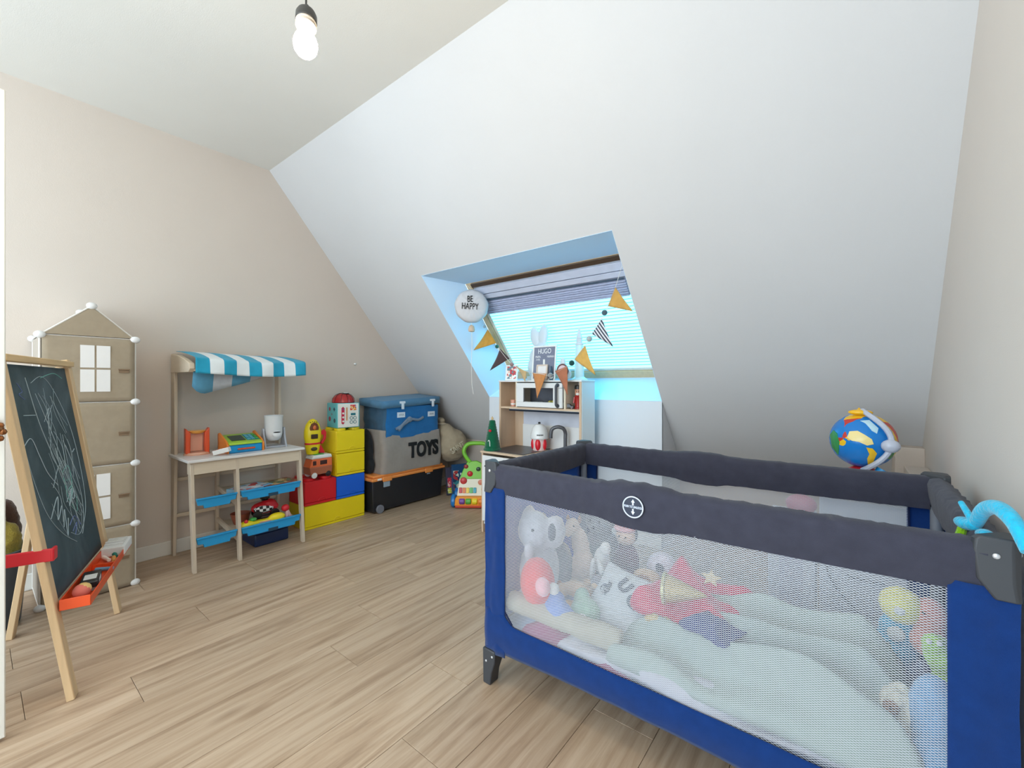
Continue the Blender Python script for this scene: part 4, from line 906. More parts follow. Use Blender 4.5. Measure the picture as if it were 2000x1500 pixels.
for k in range(5):
    a_ = k*2*PI/5-1.2; b = MB(); b.ell((.040*math.cos(a_), .040*math.sin(a_), .046), (.022, .022, .046)); P('red_segment', b, M_red, t, w=False)
b = MB(); b.lathe([(.062, .085), (.066, .092), (.062, .125), (.050, .165), (.030, .190), (.0, .196)], None, 28); P('dome', b, plastic('dome_white', (230, 230, 228)), t, w=False)
b = MB(); b.lathe([(.009, .192), (.009, .206), (.006, .208), (0, .208)], None, 14); P('black_knob', b, M_tb, t, w=False)
b = MB()
for i in range(7): b.add([((.0635+.0008)*math.cos(-1.25+i*.11+d), (.0635+.0008)*math.sin(-1.25+i*.11+d), z) for d, z in ((0, .112), (.07, .112), (.07, .122), (0, .122))], [(0, 1, 2, 3)])
P('dark_lettering', b, M_tb, t, w=False, solid=.001)
# crochet tree
t = thing('christmas_tree', 'small green crochet christmas tree on the kitchen counter', 'ornament', (-2.08, 2.405, ZC0))
b = MB(); pr_ = []
for i in range(23):
    z = .222*i/22; r = .062*(1-.68*i/22)+.0022*(i % 2)+(.004 if i < 2 else 0); pr_.append((r, z))
b.lathe([(0, 0)]+pr_+[(0, .226)], None, 28); P('cone', b, plush('tree_green', (16, 92, 62)), t, w=False)
b = MB(); b.prism([(.016*(1 if i % 2 == 0 else .42)*math.sin(i*PI/5), .236+.016*(1 if i % 2 == 0 else .42)*math.cos(i*PI/5)) for i in range(10)], -.003, .003, 'y'); P('star', b, mat('wood_star', (214, 180, 130), .6), t, w=False)
b = MB(); b.ell((.012, -.040, .148), (.014, .006, .010)); P('red_bow', b, fabric('bow_red', (196, 40, 52)), t, w=False)
b = MB(); b.tube(bez([(.022, -.053, .035), (.016, -.049, .07), (.008, -.049, .078), (.002, -.050, .070)], 5), .0028, 6); P('candy_cane', b, M_wh, t, w=False)

ZH = ZTOP
def pframe(name, label, x, y, z, w, h, m, picm, lean=.15, rz=0):
    t = thing(name, label, 'picture frame', (x, y, z), rz); X = Matrix.Rotation(-lean, 4, 'X'); e = .011
    b = MB(); b.box(-w/2, w/2, -.006, .006, 0, e, X); b.box(-w/2, w/2, -.006, .006, h-e, h, X); b.box(-w/2, -w/2+e, -.006, .006, e, h-e, X); b.box(w/2-e, w/2, -.006, .006, e, h-e, X); P('frame', b, m, t, w=False, bevel=.0015)
    b = MB(); b.box(-w/2+e, w/2-e, -.002, .004, e, h-e, X); P('picture', b, picm, t, w=False)
    b = MB(); b.prism([(.006, .0), (.05, .0), (.010, h*.6)], -.008, .008, 'x'); P('stand', b, m, t, w=False)
    return t, X
pframe('photo_frame', 'white framed family photo at the left end of the kitchen top', -2.055, 2.60, ZH, .105, .12, M_wh, art('art_photo', [(206, 70, 70), (236, 200, 180), (110, 130, 140), (240, 240, 240), (190, 60, 70)], 55), .15, .15)
t, X = pframe('letter_board', 'grey felt letter board reading HUGO with white letters on the kitchen top', -1.745, 2.585, ZH, .205, .255, M_wh, fabric('grey_felt', (130, 134, 152), 900), .10)
M_let = mat('white_letters', (240, 240, 240), .5)
MT = X
for s, sz, x, z in (('HUGO', .052, 0, .213), ('PAPA', .026, -.055, .172), ('MAMAN', .022, .055, .172), ('3 ANS', .018, -.055, .152)):
    text('lettering', s, sz, MT @ frame((x, -.0035, z), (1, 0, 0), (0, -1, 0)), M_let, t, w=False, sx=.75)
pframe('small_frame', 'small cream frame with a pale print leaning on the letter board', -1.745, 2.562, ZH, .095, .115, mat('cream_frame', (216, 196, 180), .5), mat('pale_print', (232, 228, 226), .6), .12)
# silhouette rabbit lamp: thick moulded body
M_bun = mat('rabbit_white', (206, 216, 222), .4, .01)
t = thing('rabbit_lamp', 'large white rabbit shaped lamp behind the letter board', 'lamp', (-1.82, 2.64, ZH))
b = MB(); b.ell((0, 0, .10), (.105, .036, .105)); b.ell((0, 0, .17), (.090, .032, .09)); b.ell((.030, 0, .235), (.064, .030, .050)); b.ell((-.035, .0, .328), (.044, .020, .080), (0, -.22, 0)); b.ell((.040, 0, .335), (.042, .020, .085), (0, .12, 0)); b.box(-.09, .09, -.034, .034, 0, .03)
P('body', b, M_bun, t, w=False, remesh=.005)
b = MB(); b.ell((.062, -.028, .252), .0045, n=8); P('eye', b, M_tb, t, w=False)
b = MB(); b.lathe([(.085, 0), (.088, .010), (0, .010)], Matrix.Diagonal((1, .45, 1, 1)), 20); P('foot', b, wood('lamp_foot', (206, 184, 160), 'x'), t, w=False)
# small bunny with round mirror
t = thing('bunny_figurine', 'white bunny ornament with a round ring right of the letter board', 'ornament', (-1.575, 2.60, ZH))
b = MB(); b.ell((-.02, 0, .065), (.048, .022, .062)); b.ell((-.012, 0, .125), (.022, .012, .036)); b.ell((.028, 0, .04), (.03, .018, .038)); P('body', b, M_bun, t, w=False, remesh=.005)
b = MB(); b.tube([(.0+.042*math.cos(k*PI/12), -.024, .068+.042*math.sin(k*PI/12)) for k in range(24)], .006, 8, True); P('ring', b, mat('ring_brown', (110, 74, 70), .4), t, w=False)
b = MB(); b.disc((0, -.026, .068), .038, .004, 'y', 24); P('mirror', b, mat('mirror_pink', (226, 200, 204), .2), t, w=False)
t = thing('dark_bottle', 'small dark teal bottle figure in front of the letter board', 'ornament', (-1.665, 2.545+.022, ZH)); b = MB(); b.lathe([(0, 0), (.012, 0), (.013, .05), (.006, .075), (.007, .10), (0, .102)], None, 14); P('bottle', b, plastic('teal_dark', (34, 70, 92)), t, w=False); b = MB(); b.lathe([(.0135, .012), (.0137, .03)], None, 14); P('label_band', b, M_wh, t, w=False)
# lighthouse / rocket lamp
t = thing('lighthouse_lamp', 'tall white lighthouse shaped lamp at the right end of the kitchen top', 'lamp', (-1.475, 2.635, ZH))
b = MB(); b.lathe([(0, 0), (.062, 0), (.060, .008), (.040, .020), (.036, .024), (.034, .10), (.030, .20), (.026, .245), (0, .245)], Matrix.Diagonal((1, .6, 1, 1)), 24); P('tower', b, mat('lamp_pale_cyan', (198, 232, 236), .3), t, w=False)
b = MB(); b.lathe([(.030, .245), (.034, .250), (.032, .258), (.022, .262), (.022, .290), (.026, .294), (0, .294)], Matrix.Diagonal((1, .6, 1, 1)), 20); P('lantern_room', b, M_bun, t, w=False)
b = MB(); b.lathe([(.024, .294), (.014, .325), (.004, .368), (0, .370)], Matrix.Diagonal((1, .6, 1, 1)), 18); P('spire', b, M_bun, t, w=False)

# ------------------------------------------------------------------ balloon cushion and bunting
T = thing('balloon_cushion', 'round white fabric balloon lettered BE HAPPY hanging in the skylight recess', 'decoration', (-2.25, 2.375, 1.55))
bc = Vector((-2.25, 2.36, 1.685)); nb_ = Vector((.69, -.72, 0)).normalized(); ry = math.atan2(nb_.y, nb_.x)+PI/2
X = Matrix.Translation(bc) @ Matrix.Rotation(ry, 4, 'Z')
b = MB(); V = []; nr, na = 10, 48
for sgn in (-1, 1):
    for i in range(nr+1):
        r = i/nr
        for k in range(na):
            a_ = 2*PI*k/na; rr_ = .128*r*(1+.012*math.sin(a_*9)*r); th = .042*math.sqrt(max(0, 1-r**2.6))+.003*math.sin(a_*14)*r**2*(1-r)*4
            V.append((rr_*math.cos(a_), sgn*th, rr_*math.sin(a_)))
F = []
for s_ in (0, 1):
    o_ = s_*(nr+1)*na
    for i in range(nr):
        for k in range(na): F.append((o_+i*na+k, o_+i*na+(k+1) % na, o_+(i+1)*na+(k+1) % na, o_+(i+1)*na+k))
b.add(V, F, X); P('cushion', b, fabric('balloon_cotton', (208, 204, 204), 900, .02), T, smooth=80)
for s, z, sx in (('BE', .045, .62), ('HAPPY', -.010, .62)):
    text('lettering', s, .068, X @ frame((-.012, -.0435, z), (1, 0, .05 if s == 'BE' else -.04), (0, -1, 0)), mat('black_print', (26, 26, 28), .8), T, sx=sx, depth=.003)
b = MB(); b.lathe([(.008, 0), (.020, -.010), (.026, -.035), (.022, -.05), (.012, -.052)], X @ Matrix.Translation((.0, -.01, -.145)), 16); P('knot', b, fabric('knot_beige', (206, 182, 158)), T)
b = MB(); b.tube([tuple(X @ Vector(p)) for p in [(0, -.01, -.13), (.004, -.012, -.3), (-.002, -.014, -.45), (.003, -.012, -.60), (.014, -.014, -.67)]], .0022, 6); P('string', b, fabric('white_string', (226, 220, 212)), T)
b = MB(); b.tube([tuple(X @ Vector((0, 0, .125))), (-2.33, 2.395, 1.86)], .0014, 5); P('hanging_loop', b, fabric('white_string', (226, 220, 212)), T)

T = thing('bunting_garland', 'garland of triangular fabric pennants and felt balls strung before the skylight', 'garland', (-1.7, 2.49, 1.17))
st = [(-2.376, 2.62, 1.609), (-2.303, 2.608, 1.538), (-2.182, 2.587, 1.389), (-2.001, 2.545, 1.24), (-1.843, 2.515, 1.183), (-1.705, 2.485, 1.165), (-1.61, 2.479, 1.153), (-1.518, 2.465, 1.19), (-1.423, 2.45, 1.231), (-1.359, 2.439, 1.302), (-1.282, 2.426, 1.379), (-1.227, 2.416, 1.455), (-1.167, 2.405, 1.53), (-1.118, 2.396, 1.62), (-1.093, 2.391, 1.674), (-1.036, 2.38, 1.824)]
b = MB(); b.tube(bez(st, 4), .0018, 5); P('string', b, fabric('white_string', (226, 220, 212)), T)
b = MB(); b.tube([st[0], (-2.365, 2.50, 1.76)], .0014, 5); P('string', b, fabric('white_string', (226, 220, 212)), T)
g = NT('striped_cotton'); tc = g.n('ShaderNodeTexCoord'); wv = g.n('ShaderNodeTexWave', i_Scale=17.0); mpw = g.n('ShaderNodeMapping'); mpw.inputs['Rotation'].default_value = (0, math.radians(38), 0); g.l(tc.outputs['Object'], mpw.inputs[0]); g.l(mpw.outputs[0], wv.inputs['Vector'])
gt = g.math('GREATER_THAN', wv.outputs['Fac'], .5); g.l(g.mix(gt, rgb((70, 74, 86)), rgb((222, 222, 226))), g.b.inputs['Base Color']); g.b.inputs['Roughness'].default_value = .9
fl = [('ochre', (206, 152, 66), (-2.303, 2.608, 1.538), (-2.2, 2.59, 1.418), (-2.444, 2.595, 1.371)),
      ('dark brown', (84, 66, 66), (-2.15, 2.581, 1.37), (-2.042, 2.562, 1.289), (-2.257, 2.59, 1.199)),
      ('tan', (206, 176, 130), (-1.955, 2.535, 1.227), (-1.843, 2.510, 1.183), (-1.854, 2.520, 1.111)),
      ('terracotta', (200, 136, 84), (-1.779, 2.50, 1.174), (-1.647, 2.480, 1.164), (-1.726, 2.49, .991)),
      ('rust brown', (176, 112, 84), (-1.572, 2.473, 1.181), (-1.466, 2.457, 1.213), (-1.457, 2.455, 1.018)),
      ('mustard', (214, 170, 92), (-1.318, 2.432, 1.339), (-1.406, 2.447, 1.254), (-1.243, 2.419, 1.148)),
      ('striped', None, (-1.189, 2.409, 1.498), (-1.266, 2.423, 1.41), (-1.115, 2.395, 1.319)),
      ('amber', (206, 158, 84), (-1.093, 2.391, 1.674), (-1.148, 2.402, 1.568), (-.978, 2.368, 1.515))]
for nm, c, p, q, r in fl:
    p, q, r = Vector(p), Vector(q), Vector(r); b = MB(); n_ = 8; nrm = (q-p).cross(r-p).normalized()
    V = []; F = []; idx = {}
    for i in range(n_+1):
        for j in range(n_+1-i):
            a_, c_ = i/n_, j/n_; idx[(i, j)] = len(V); V.append(p*(1-a_-c_)+q*a_+r*c_+nrm*(.008*math.sin(c_*5+a_*3)*c_))
    for i in range(n_):
        for j in range(n_-i):
            F.append((idx[(i, j)], idx[(i+1, j)], idx[(i, j+1)]))
            if j < n_-i-1: F.append((idx[(i+1, j)], idx[(i+1, j+1)], idx[(i, j+1)]))
    b.add(V, F); P('pennant', b, g.m if c is None else fabric('felt_'+nm.replace(' ', '_'), c, 500, .1), T, solid=.003, smooth=60, label=nm+' pennant')
for i, (x, y, z, c, r) in enumerate(((-2.342, 2.610, 1.563, (176, 184, 190), .013), (-2.182, 2.580, 1.389, (46, 104, 90), .016), (-2.001, 2.540, 1.24, (160, 126, 120), .016), (-1.61, 2.472, 1.153, (150, 150, 150), .018), (-1.423, 2.442, 1.231, (30, 78, 74), .019), (-1.282, 2.418, 1.379, (176, 186, 186), .019), (-1.167, 2.397, 1.53, (84, 104, 112), .018))):
    b = MB(); b.ell((x, y, z), r, n=14); P('felt_ball', b, plush('felt_ball%d' % i, c), T)

# ------------------------------------------------------------------ playpen
PX0, PX1, PY0, PY1 = -1.05, .245, 1.17, 1.905
T = thing('playpen', 'navy and grey travel cot with mesh sides filling the right foreground', 'playpen', ((PX0+PX1)/2, (PY0+PY1)/2, 0))
M_navy = fabric('navy_polyester', (14, 50, 108), 900, .1); M_navy2 = fabric('navy_polyester_inner', (20, 84, 176), 900, .08)
M_rail = fabric('charcoal_padding', (60, 60, 72), 700, .12); M_cap = plastic('charcoal_cap', (58, 60, 64), .5)
def rail(p0, p1, n=60, hump=True, sag=.006, seed=0):
    """padded top rail swept between two corners"""
    p0, p1 = Vector(p0), Vector(p1); d = (p1-p0).normalized(); s = Vector((d.y, -d.x, 0))
    prof_ = [(-.014, -.100), (-.022, -.06), (-.026, -.02), (-.020, -.004), (0, .004), (.020, -.004), (.026, -.02), (.022, -.06), (.014, -.100)]
    V = []; F = []; m_ = len(prof_)
    for i in range(n+1):
        u = i/n; c = p0.lerp(p1, u); w = math.exp(-((u-.44)/.075)**4) if hump else 0
        for j, (a_, z_) in enumerate(prof_):
            wr = noise.noise(Vector((u*34, j*.5, seed)))*.005*(math.sin(PI*u)**.3)+noise.noise(Vector((u*90, j*.8, seed+3)))*.0028
            zz = z_-sag*math.sin(PI*u)*(1.6 if z_ < -.05 else .4)+w*(.010 if z_ > -.03 else (-.012 if z_ < -.05 else 0))
            V.append(c+s*(a_*(1+w*.25)+(wr if a_ > 0 else -wr))+Vector((0, 0, zz+wr*.6)))
    for i in range(n):
        for j in range(m_): F.append((i*m_+j, i*m_+(j+1) % m_, (i+1)*m_+(j+1) % m_, (i+1)*m_+j))
    F += [tuple(range(m_)), tuple(n*m_+j for j in range(m_))[::-1]]
    b = MB(); b.add(V, F); return b
ZR = .802
fr = P('padded_rail', rail((PX0+.04, PY0+.022, ZR), (PX1-.04, PY0+.022, ZR), 110, True, .006, 1), M_rail, T, smooth=60)
P('padded_rail', rail((PX0+.04, PY1-.022, ZR), (PX1-.04, PY1-.022, ZR), 90, True, .006, 5), M_rail, T, smooth=60)
P('padded_rail', rail((PX0+.022, PY0+.04, ZR), (PX0+.022, PY1-.04, ZR), 60, False, .004, 8), M_rail, T, smooth=60)
P('padded_rail', rail((PX1-.022, PY0+.04, ZR), (PX1-.022, PY1-.04, ZR), 60, False, .004, 9), M_rail, T, smooth=60)
# corners
for cx, sx in ((PX0, 1), (PX1, -1)):
    for cy, sy in ((PY0, 1), (PY1, -1)):
        b = MB(); k_ = .062
        out = [(0, .012), (.012, 0), (k_, 0), (k_+.004, .016), (.044, .040), (.016, k_+.004), (0, k_)]
        V = []
        for z, sc, dz in ((.700, .55, 0), (.735, .92, 0), (.79, 1.0, 0), (.808, .97, 0), (.815, .86, 0)):
            for (a_, c_) in out: V.append((cx+sx*(a_*sc-.004), cy+sy*(c_*sc-.004), z))
        n_ = len(out); F = [tuple(range(n_)), tuple(4*n_+i for i in range(n_))]
        for i in range(4):
            for j in range(n_): F.append((i*n_+j, i*n_+(j+1) % n_, (i+1)*n_+(j+1) % n_, (i+1)*n_+j))
        b.add(V, F); cp = P('corner_cap', b, M_cap, T, bevel=.003)
        for (qx, qy, ax) in ((.030, -.006, 'y'), (-.006, .030, 'x')):
            q = MB(); q.ell((cx+sx*qx, cy+sy*qy, .782), (.0055 if ax == 'y' else .003, .003 if ax == 'y' else .0055, .0055), n=12); P('rivet', q, mat('rivet_steel', (214, 216, 220), .3, metal=.6), cp)
        # leg
        b = MB(); b.prism([(cx+sx*(-.004), .0), (cx+sx*.030, 0), (cx+sx*.036, .045), (cx+sx*.050, .085), (cx+sx*.052, .128), (cx+sx*(-.006), .128)], cy+(-.004 if sy > 0 else -.044), cy+(.044 if sy > 0 else .004), 'y'); lg = P('foot', b, M_cap, T, bevel=.004)
        for (qx, qz) in ((.012, .085), (.040, .108)):
            q = MB(); q.ell((cx+sx*qx, cy+sy*(-.005), qz), (.0045, .002, .0045), n=10); P('rivet', q, mat('rivet_steel', (214, 216, 220), .3, metal=.6), lg)
        # fabric corner sleeve: L shaped
        b = MB()
        def sl(u, v):
            # runs along long side then around the post
            L1 = .092; z = .120+.60*v; wv_ = .003*noise.noise(Vector((u*8, v*7, cx)))
            if u < .5: return (cx+sx*(L1*(1-2*u)+.004*0), cy+sy*(.006+wv_-.004*math.sin(PI*min(1, u*2.6))), z)
            return (cx+sx*(wv_), cy+sy*(.006+(.080)*(2*u-1)), z)
        b.grid(sl, 24, 24); P('corner_sleeve', b, [M_navy], T, solid=.003, smooth=70)
        b = MB(); b.tube([(cx+sx*.024, cy+sy*.026, .125), (cx+sx*.024, cy+sy*.026, .71)], .016, 12); P('post', b, mat('post_grey', (120, 124, 132), .4), T)
# mesh panels
def mesh_mat():
    g = NT('white_netting'); tc = g.n('ShaderNodeTexCoord'); sx = g.n('ShaderNodeSeparateXYZ'); g.l(tc.outputs['Object'], sx.inputs[0])
    x = g.math('MULTIPLY', sx.outputs[0], 2*PI/.0105); z = g.math('MULTIPLY', sx.outputs[2], 2*PI/.0105*1.0)
    a_ = g.math('SINE', g.math('ADD', g.math('MULTIPLY', x, .5), z)); c_ = g.math('SINE', g.math('SUBTRACT', g.math('MULTIPLY', x, .5), z))
    p_ = g.math('MULTIPLY', a_, c_)
    hole = g.math('GREATER_THAN', p_, .0)
    # elongated hexagonal holes: product of sines gives a diagonal checker; keep threads slightly wider
    ab = g.math('ABSOLUTE', p_); hole2 = g.math('MULTIPLY', g.math('GREATER_THAN', ab, .32), 1.0)
    tr = g.n('ShaderNodeBsdfTransparent'); mx = g.n('ShaderNodeMixShader')
    g.b.inputs['Base Color'].default_value = rgb((208, 211, 217)); g.b.inputs['Roughness'].default_value = .9
    tl = g.n('ShaderNodeBsdfTranslucent'); tl.inputs[0].default_value = rgb((206, 208, 214)); m2 = g.n('ShaderNodeMixShader', i_0=.35); g.l(g.b.outputs[0], m2.inputs[1]); g.l(tl.outputs[0], m2.inputs[2])
    g.l(hole2, mx.inputs[0]); g.l(m2.outputs[0], mx.inputs[1]); g.l(tr.outputs[0], mx.inputs[2]); g.l(mx.outputs[0], g.out.inputs[0]); return g.m
M_net = mesh_mat()
MX0_, MX1_ = PX0+.088, PX1-.088
for y, bow in ((PY0+.010, .006), (PY1-.010, -.006)):
    b = MB(); b.grid(lambda u, v: (MX0_+(MX1_-MX0_)*u, y+bow*math.sin(PI*u)*math.sin(PI*v), .225+.49*v), 20, 10); P('mesh_panel', b, M_net, T)
    # skirt under the mesh with a rounded upper corner
    b = MB()
    def sk(u, v, y=y, bow=bow):
        x = PX0+.004+(PX1-PX0-.008)*u; e_ = min(x-PX0, PX1-x)
        zt = .242+(.035*max(0, 1-(e_-.088)/.05)**2 if e_ > .088 else .035); zb = .118+.028*math.sin(PI*u)**.6
        return (x, y-.002*(1 if bow > 0 else -1)+.010*math.sin(v*2.8)*(-1 if bow > 0 else 1)+.003*noise.noise(Vector((u*14, v*2, y))), zb+(zt-zb)*v)
    b.grid(sk, 80, 8); P('skirt', b, M_navy, T, solid=.003, smooth=70)
    b = MB(); b.tube([(MX0_, y-.002, .712), (MX0_-.003, y-.002, .50), (MX0_, y-.002, .285), (MX0_+.035, y-.002, .246)], .003, 6); b.tube([(MX1_, y-.002, .712), (MX1_+.002, y-.002, .50), (MX1_, y-.002, .285), (MX1_-.035, y-.002, .246)], .003, 6)
    P('piping', b, mat('dark_piping', (12, 26, 66), .8), T)
for x in (PX0+.006, PX1-.006):
    b = MB(); b.grid(lambda u, v: (x+.004*noise.noise(Vector((u*5, v*4, x))), PY0+.04+(PY1-PY0-.08)*u, .12+.60*v), 20, 14); P('end_panel', b, M_navy2, T, solid=.003, smooth=70)
b = MB(); b.box(PX0+.02, PX1-.02, PY0+.02, PY1-.02, .185, .205); P('mattress_base', b, fabric('mattress_grey', (120, 124, 132)), T, bevel=.005)
b = MB(); b.box(PX0+.05, PX1-.05, PY0+.05, PY1-.05, .12, .185); P('underside', b, M_navy, T, bevel=.02)
# badge
bxm = frame((-.452, PY0-.0140, ZR-.050), (1, 0, 0), (0, -1, 0)); bxm = Matrix.Translation((-.475, PY0-.0135, ZR-.052)) @ Matrix.Rotation(PI/2, 4, 'X')
b = MB(); b.lathe([(0, 0), (.031, 0), (.031, .0015), (0, .0015)], bxm, 32); bd = P('badge', b, plastic('badge_navy', (26, 34, 56)), T)
M_bw_ = plastic('badge_white', (214, 222, 238))
b = MB(); b.tube([tuple(bxm @ Vector((.029*math.cos(k*PI/20), .029*math.sin(k*PI/20), .0022))) for k in range(40)], .0019, 6, True); P('ring', b, M_bw_, bd)
for s_ in (-1, 1):
    b = MB(); b.prism([(-.0022, s_*.005), (.0022, s_*.005), (.0022, s_*.013), (.0055, s_*.013), (0, s_*.022), (-.0055, s_*.013), (-.0022, s_*.013)][::s_], .001, .0026, 'z', bxm); P('arrow', b, M_bw_, bd)
text('lettering', 'PUSH TO UNLOCK', .0085, bxm @ Matrix.Translation((0, 0, .002)), M_bw_, bd, sx=.72, depth=.0005, bold=.0002)

# ------------------------------------------------------------------ contents of the playpen
def cloth(name, label, cat, x0, x1, y0, y1, z0, amp, dirn, freq, m, rot=0, seed=0, edge=.05, thick=.008, zfn=None, nx=110, ny=90):
    cx, cy = (x0+x1)/2, (y0+y1)/2; b = MB(); c_, s_ = math.cos(rot), math.sin(rot)
    def f(u, v):
        lx = (u-.5)*(x1-x0); ly = (v-.5)*(y1-y0); wob = .02*noise.noise(Vector((u*3, v*3, seed)))
        q = lx*math.cos(dirn)+ly*math.sin(dirn)+.05*noise.noise(Vector((lx*4, ly*4, seed+5)))
        r = (.5+.5*math.cos(2*q*freq))**1.6
        e_ = min(u*(x1-x0), (1-u)*(x1-x0), v*(y1-y0), (1-v)*(y1-y0)); h = min(1, e_/edge)**.5
        z = z0+(amp*r+.05*(noise.noise(Vector((lx*5, ly*5, seed+9)))+.3))*h
        if zfn: z += zfn(lx, ly)*h
        return (cx+lx*c_-ly*s_+wob, cy+lx*s_+ly*c_+wob, max(z, z0-.02))
    b.grid(f, nx, ny)
    o = P(name, b, m, None, solid=thick, smooth=80); return tag(recenter(o), label, cat)
M_bk = fabric('pale_sage_blanket', (158, 172, 164), 260, .06); M_bk2 = fabric('grey_white_blanket', (176, 182, 188), 260, .05)
cloth('fitted_sheet', 'light blue-grey sheet covering the bottom of the travel cot', 'sheet', -1.00, .20, 1.22, 1.86, .215, .02, .5, 22, fabric('sheet_bluegrey', (150, 164, 192), 400), 0, 1, .05)
cloth('throw_blanket', 'large crumpled pale sage blanket filling the right half of the cot', 'blanket', -.58, .13, 1.205, 1.66, .25, .085, 1.42, 24, M_bk, 0, 2, .10, zfn=lambda x, y: .05+.03*math.sin(x*5))
cloth('knit_blanket', 'grey-white ribbed blanket heaped behind the sage one', 'blanket', -.26, .10, 1.50, 1.80, .27, .06, 1.2, 28, M_bk2, .1, 3, .08)
cloth('muslin_cloth', 'white muslin along the front bottom edge of the cot', 'cloth', -.74, .12, 1.198, 1.30, .232, .03, -1.3, 26, fabric('muslin_white', (192, 190, 200), 400), 0, 6, .03, thick=.006)
o = recenter(P('rolled_blanket', MB().tube(bez([(-.975, 1.235, .300), (-.85, 1.232, .305), (-.70, 1.24, .298), (-.555, 1.262, .290)], 8), .036, 16), fabric('cream_fleece', (176, 170, 150), 300), remesh=.008, disp=.012)); tag(o, 'rolled cream fleece blanket behind the lower left of the mesh', 'blanket')
cloth('purple_cloth', 'plum coloured cloth lying under the rolled cream blanket', 'cloth', -.90, -.50, 1.20, 1.30, .222, .02, .3, 30, fabric('plum_cloth', (150, 62, 104), 400), 0, 9, .03)
SHIFT = {'plush_wolf': (-.075, -.03, 0), 'plush_giraffe': (-.055, .0, 0), 'plush_limp_rabbit': (-.02, 0, .065)}
def soft(name, label, parts, m, vox=.008, disp=.006, cat='soft toy', extra=()):
    d_ = Vector(SHIFT.get(name, (0, 0, 0))); mv = lambda p: (tuple(Vector(p[0])+d_),)+tuple(p[1:])
    parts = [mv(p) for p in parts]; extra = [(a, [mv(p) for p in ps], c) for a, ps, c in extra]
    xs = [p[0][0] for p in parts]; ys = [p[0][1] for p in parts]; zs = [p[0][2]-min(p[1]) if isinstance(p[1], tuple) else p[0][2]-p[1] for p in parts]
    t = thing(name, label, cat, (sum(xs)/len(xs), sum(ys)/len(ys), min(zs)), 0, 'soft toys in the travel cot' if cat == 'soft toy' else None)
    b = MB()
    for p in parts: b.ell(*p)
    P('body', b, m, t, remesh=vox, disp=disp, ds=.03)
    for nm, ps, mm in extra:
        for p in ps:
            q = MB(); q.ell(*p); P(nm, q, mm, t)
    return t
M_gw = plush('plush_pale_grey', (190, 188, 196)); M_fur = plush('plush_slate', (110, 122, 134)); M_tan = plush('plush_tan', (214, 182, 146)); M_bwn = plush('plush_brown', (160, 120, 96)); M_dk = plush('plush_dark', (70, 74, 88))
M_rd = plush('plush_red', (224, 74, 62)); M_pk = plush('plush_pink', (232, 170, 176)); M_blp = plush('plush_blue', (112, 144, 206)); M_gnp = plush('plush_green', (150, 184, 160)); M_wp = plush('plush_white', (222, 220, 216))
soft('plush_elephant', 'large pale grey plush elephant in the left corner of the cot', [((-.935, 1.36, .38), (.075, .085, .12)), ((-.935, 1.325, .54), (.068, .06, .075)), ((-.985, 1.36, .55), (.03, .05, .07), (0, 0, .3)), ((-.865, 1.36, .54), (.028, .045, .065), (0, 0, -.5)), ((-.91, 1.26, .48), (.018, .022, .05), (.3, 0, 0)), ((-.95, 1.28, .30), (.03, .05, .03))], M_gw, extra=(('ear_lining', [((-.862, 1.335, .545), (.016, .020, .034))], M_dk), ('eye', [((-.905, 1.272, .56), .006)], M_tb)))
soft('plush_wolf', 'slate grey long-haired plush wolf sitting behind the red ball', [((-.88, 1.54, .34), (.075, .07, .11)), ((-.885, 1.50, .475), (.062, .055, .055)), ((-.925, 1.51, .53), (.018, .014, .03)), ((-.845, 1.51, .53), (.018, .014, .03)), ((-.865, 1.445, .46), (.028, .035, .025)), ((-.83, 1.47, .30), (.03, .06, .03)), ((-.93, 1.46, .31), (.03, .06, .03))], M_fur, .007, .018, extra=(('eye', [((-.865, 1.452, .487), .005), ((-.90, 1.452, .487), .005)], M_tb), ('nose', [((-.862, 1.412, .465), .008)], M_tb)))
soft('plush_giraffe', 'beige long-necked plush lying upright beside the grey wolf', [((-.80, 1.56, .33), (.055, .055, .09)), ((-.815, 1.565, .43), (.038, .034, .08), (0, -.25, 0)), ((-.845, 1.55, .505), (.030, .036, .032)), ((-.84, 1.51, .49), (.018, .026, .018)), ((-.76, 1.50, .28), (.022, .06, .022)), ((-.82, 1.50, .28), (.022, .06, .022))], plush('plush_beige', (206, 182, 164)), .006, .004, extra=(('eye', [((-.825, 1.525, .515), .004)], M_tb), ('ear', [((-.875, 1.565, .525), (.008, .006, .016)), ((-.822, 1.57, .53), (.008, .006, .016))], M_bwn)))
soft('plush_bear', 'grey plush bear half hidden at the back left of the cot', [((-.86, 1.74, .34), (.085, .075, .12)), ((-.86, 1.72, .49), (.065, .06, .058)), ((-.91, 1.72, .54), (.022, .015, .022)), ((-.81, 1.72, .54), (.022, .015, .022)), ((-.855, 1.665, .475), (.028, .022, .022))], plush('plush_grey', (118, 124, 130)), .008, .016, extra=(('eye', [((-.835, 1.664, .503), .005), ((-.878, 1.664, .503), .005)], M_tb), ('nose', [((-.853, 1.645, .482), .007)], M_tb)))
soft('plush_doll', 'plush doll with a pink hat and dark plum dress at the back of the cot', [((-.735, 1.72, .34), (.055, .045, .09)), ((-.70, 1.68, .29), (.022, .05, .022)), ((-.77, 1.68, .29), (.022, .05, .022))], plush('plush_plum', (104, 66, 92)), .006, .004, extra=(('head', [((-.735, 1.71, .455), (.042, .038, .040))], plush('plush_skin', (232, 196, 170))), ('hat', [((-.740, 1.715, .485), (.048, .044, .018))], M_pk), ('hair', [((-.735, 1.728, .46), (.046, .030, .042))], M_dk), ('eye', [((-.722, 1.674, .46), .004), ((-.75, 1.674, .46), .004)], M_tb)))
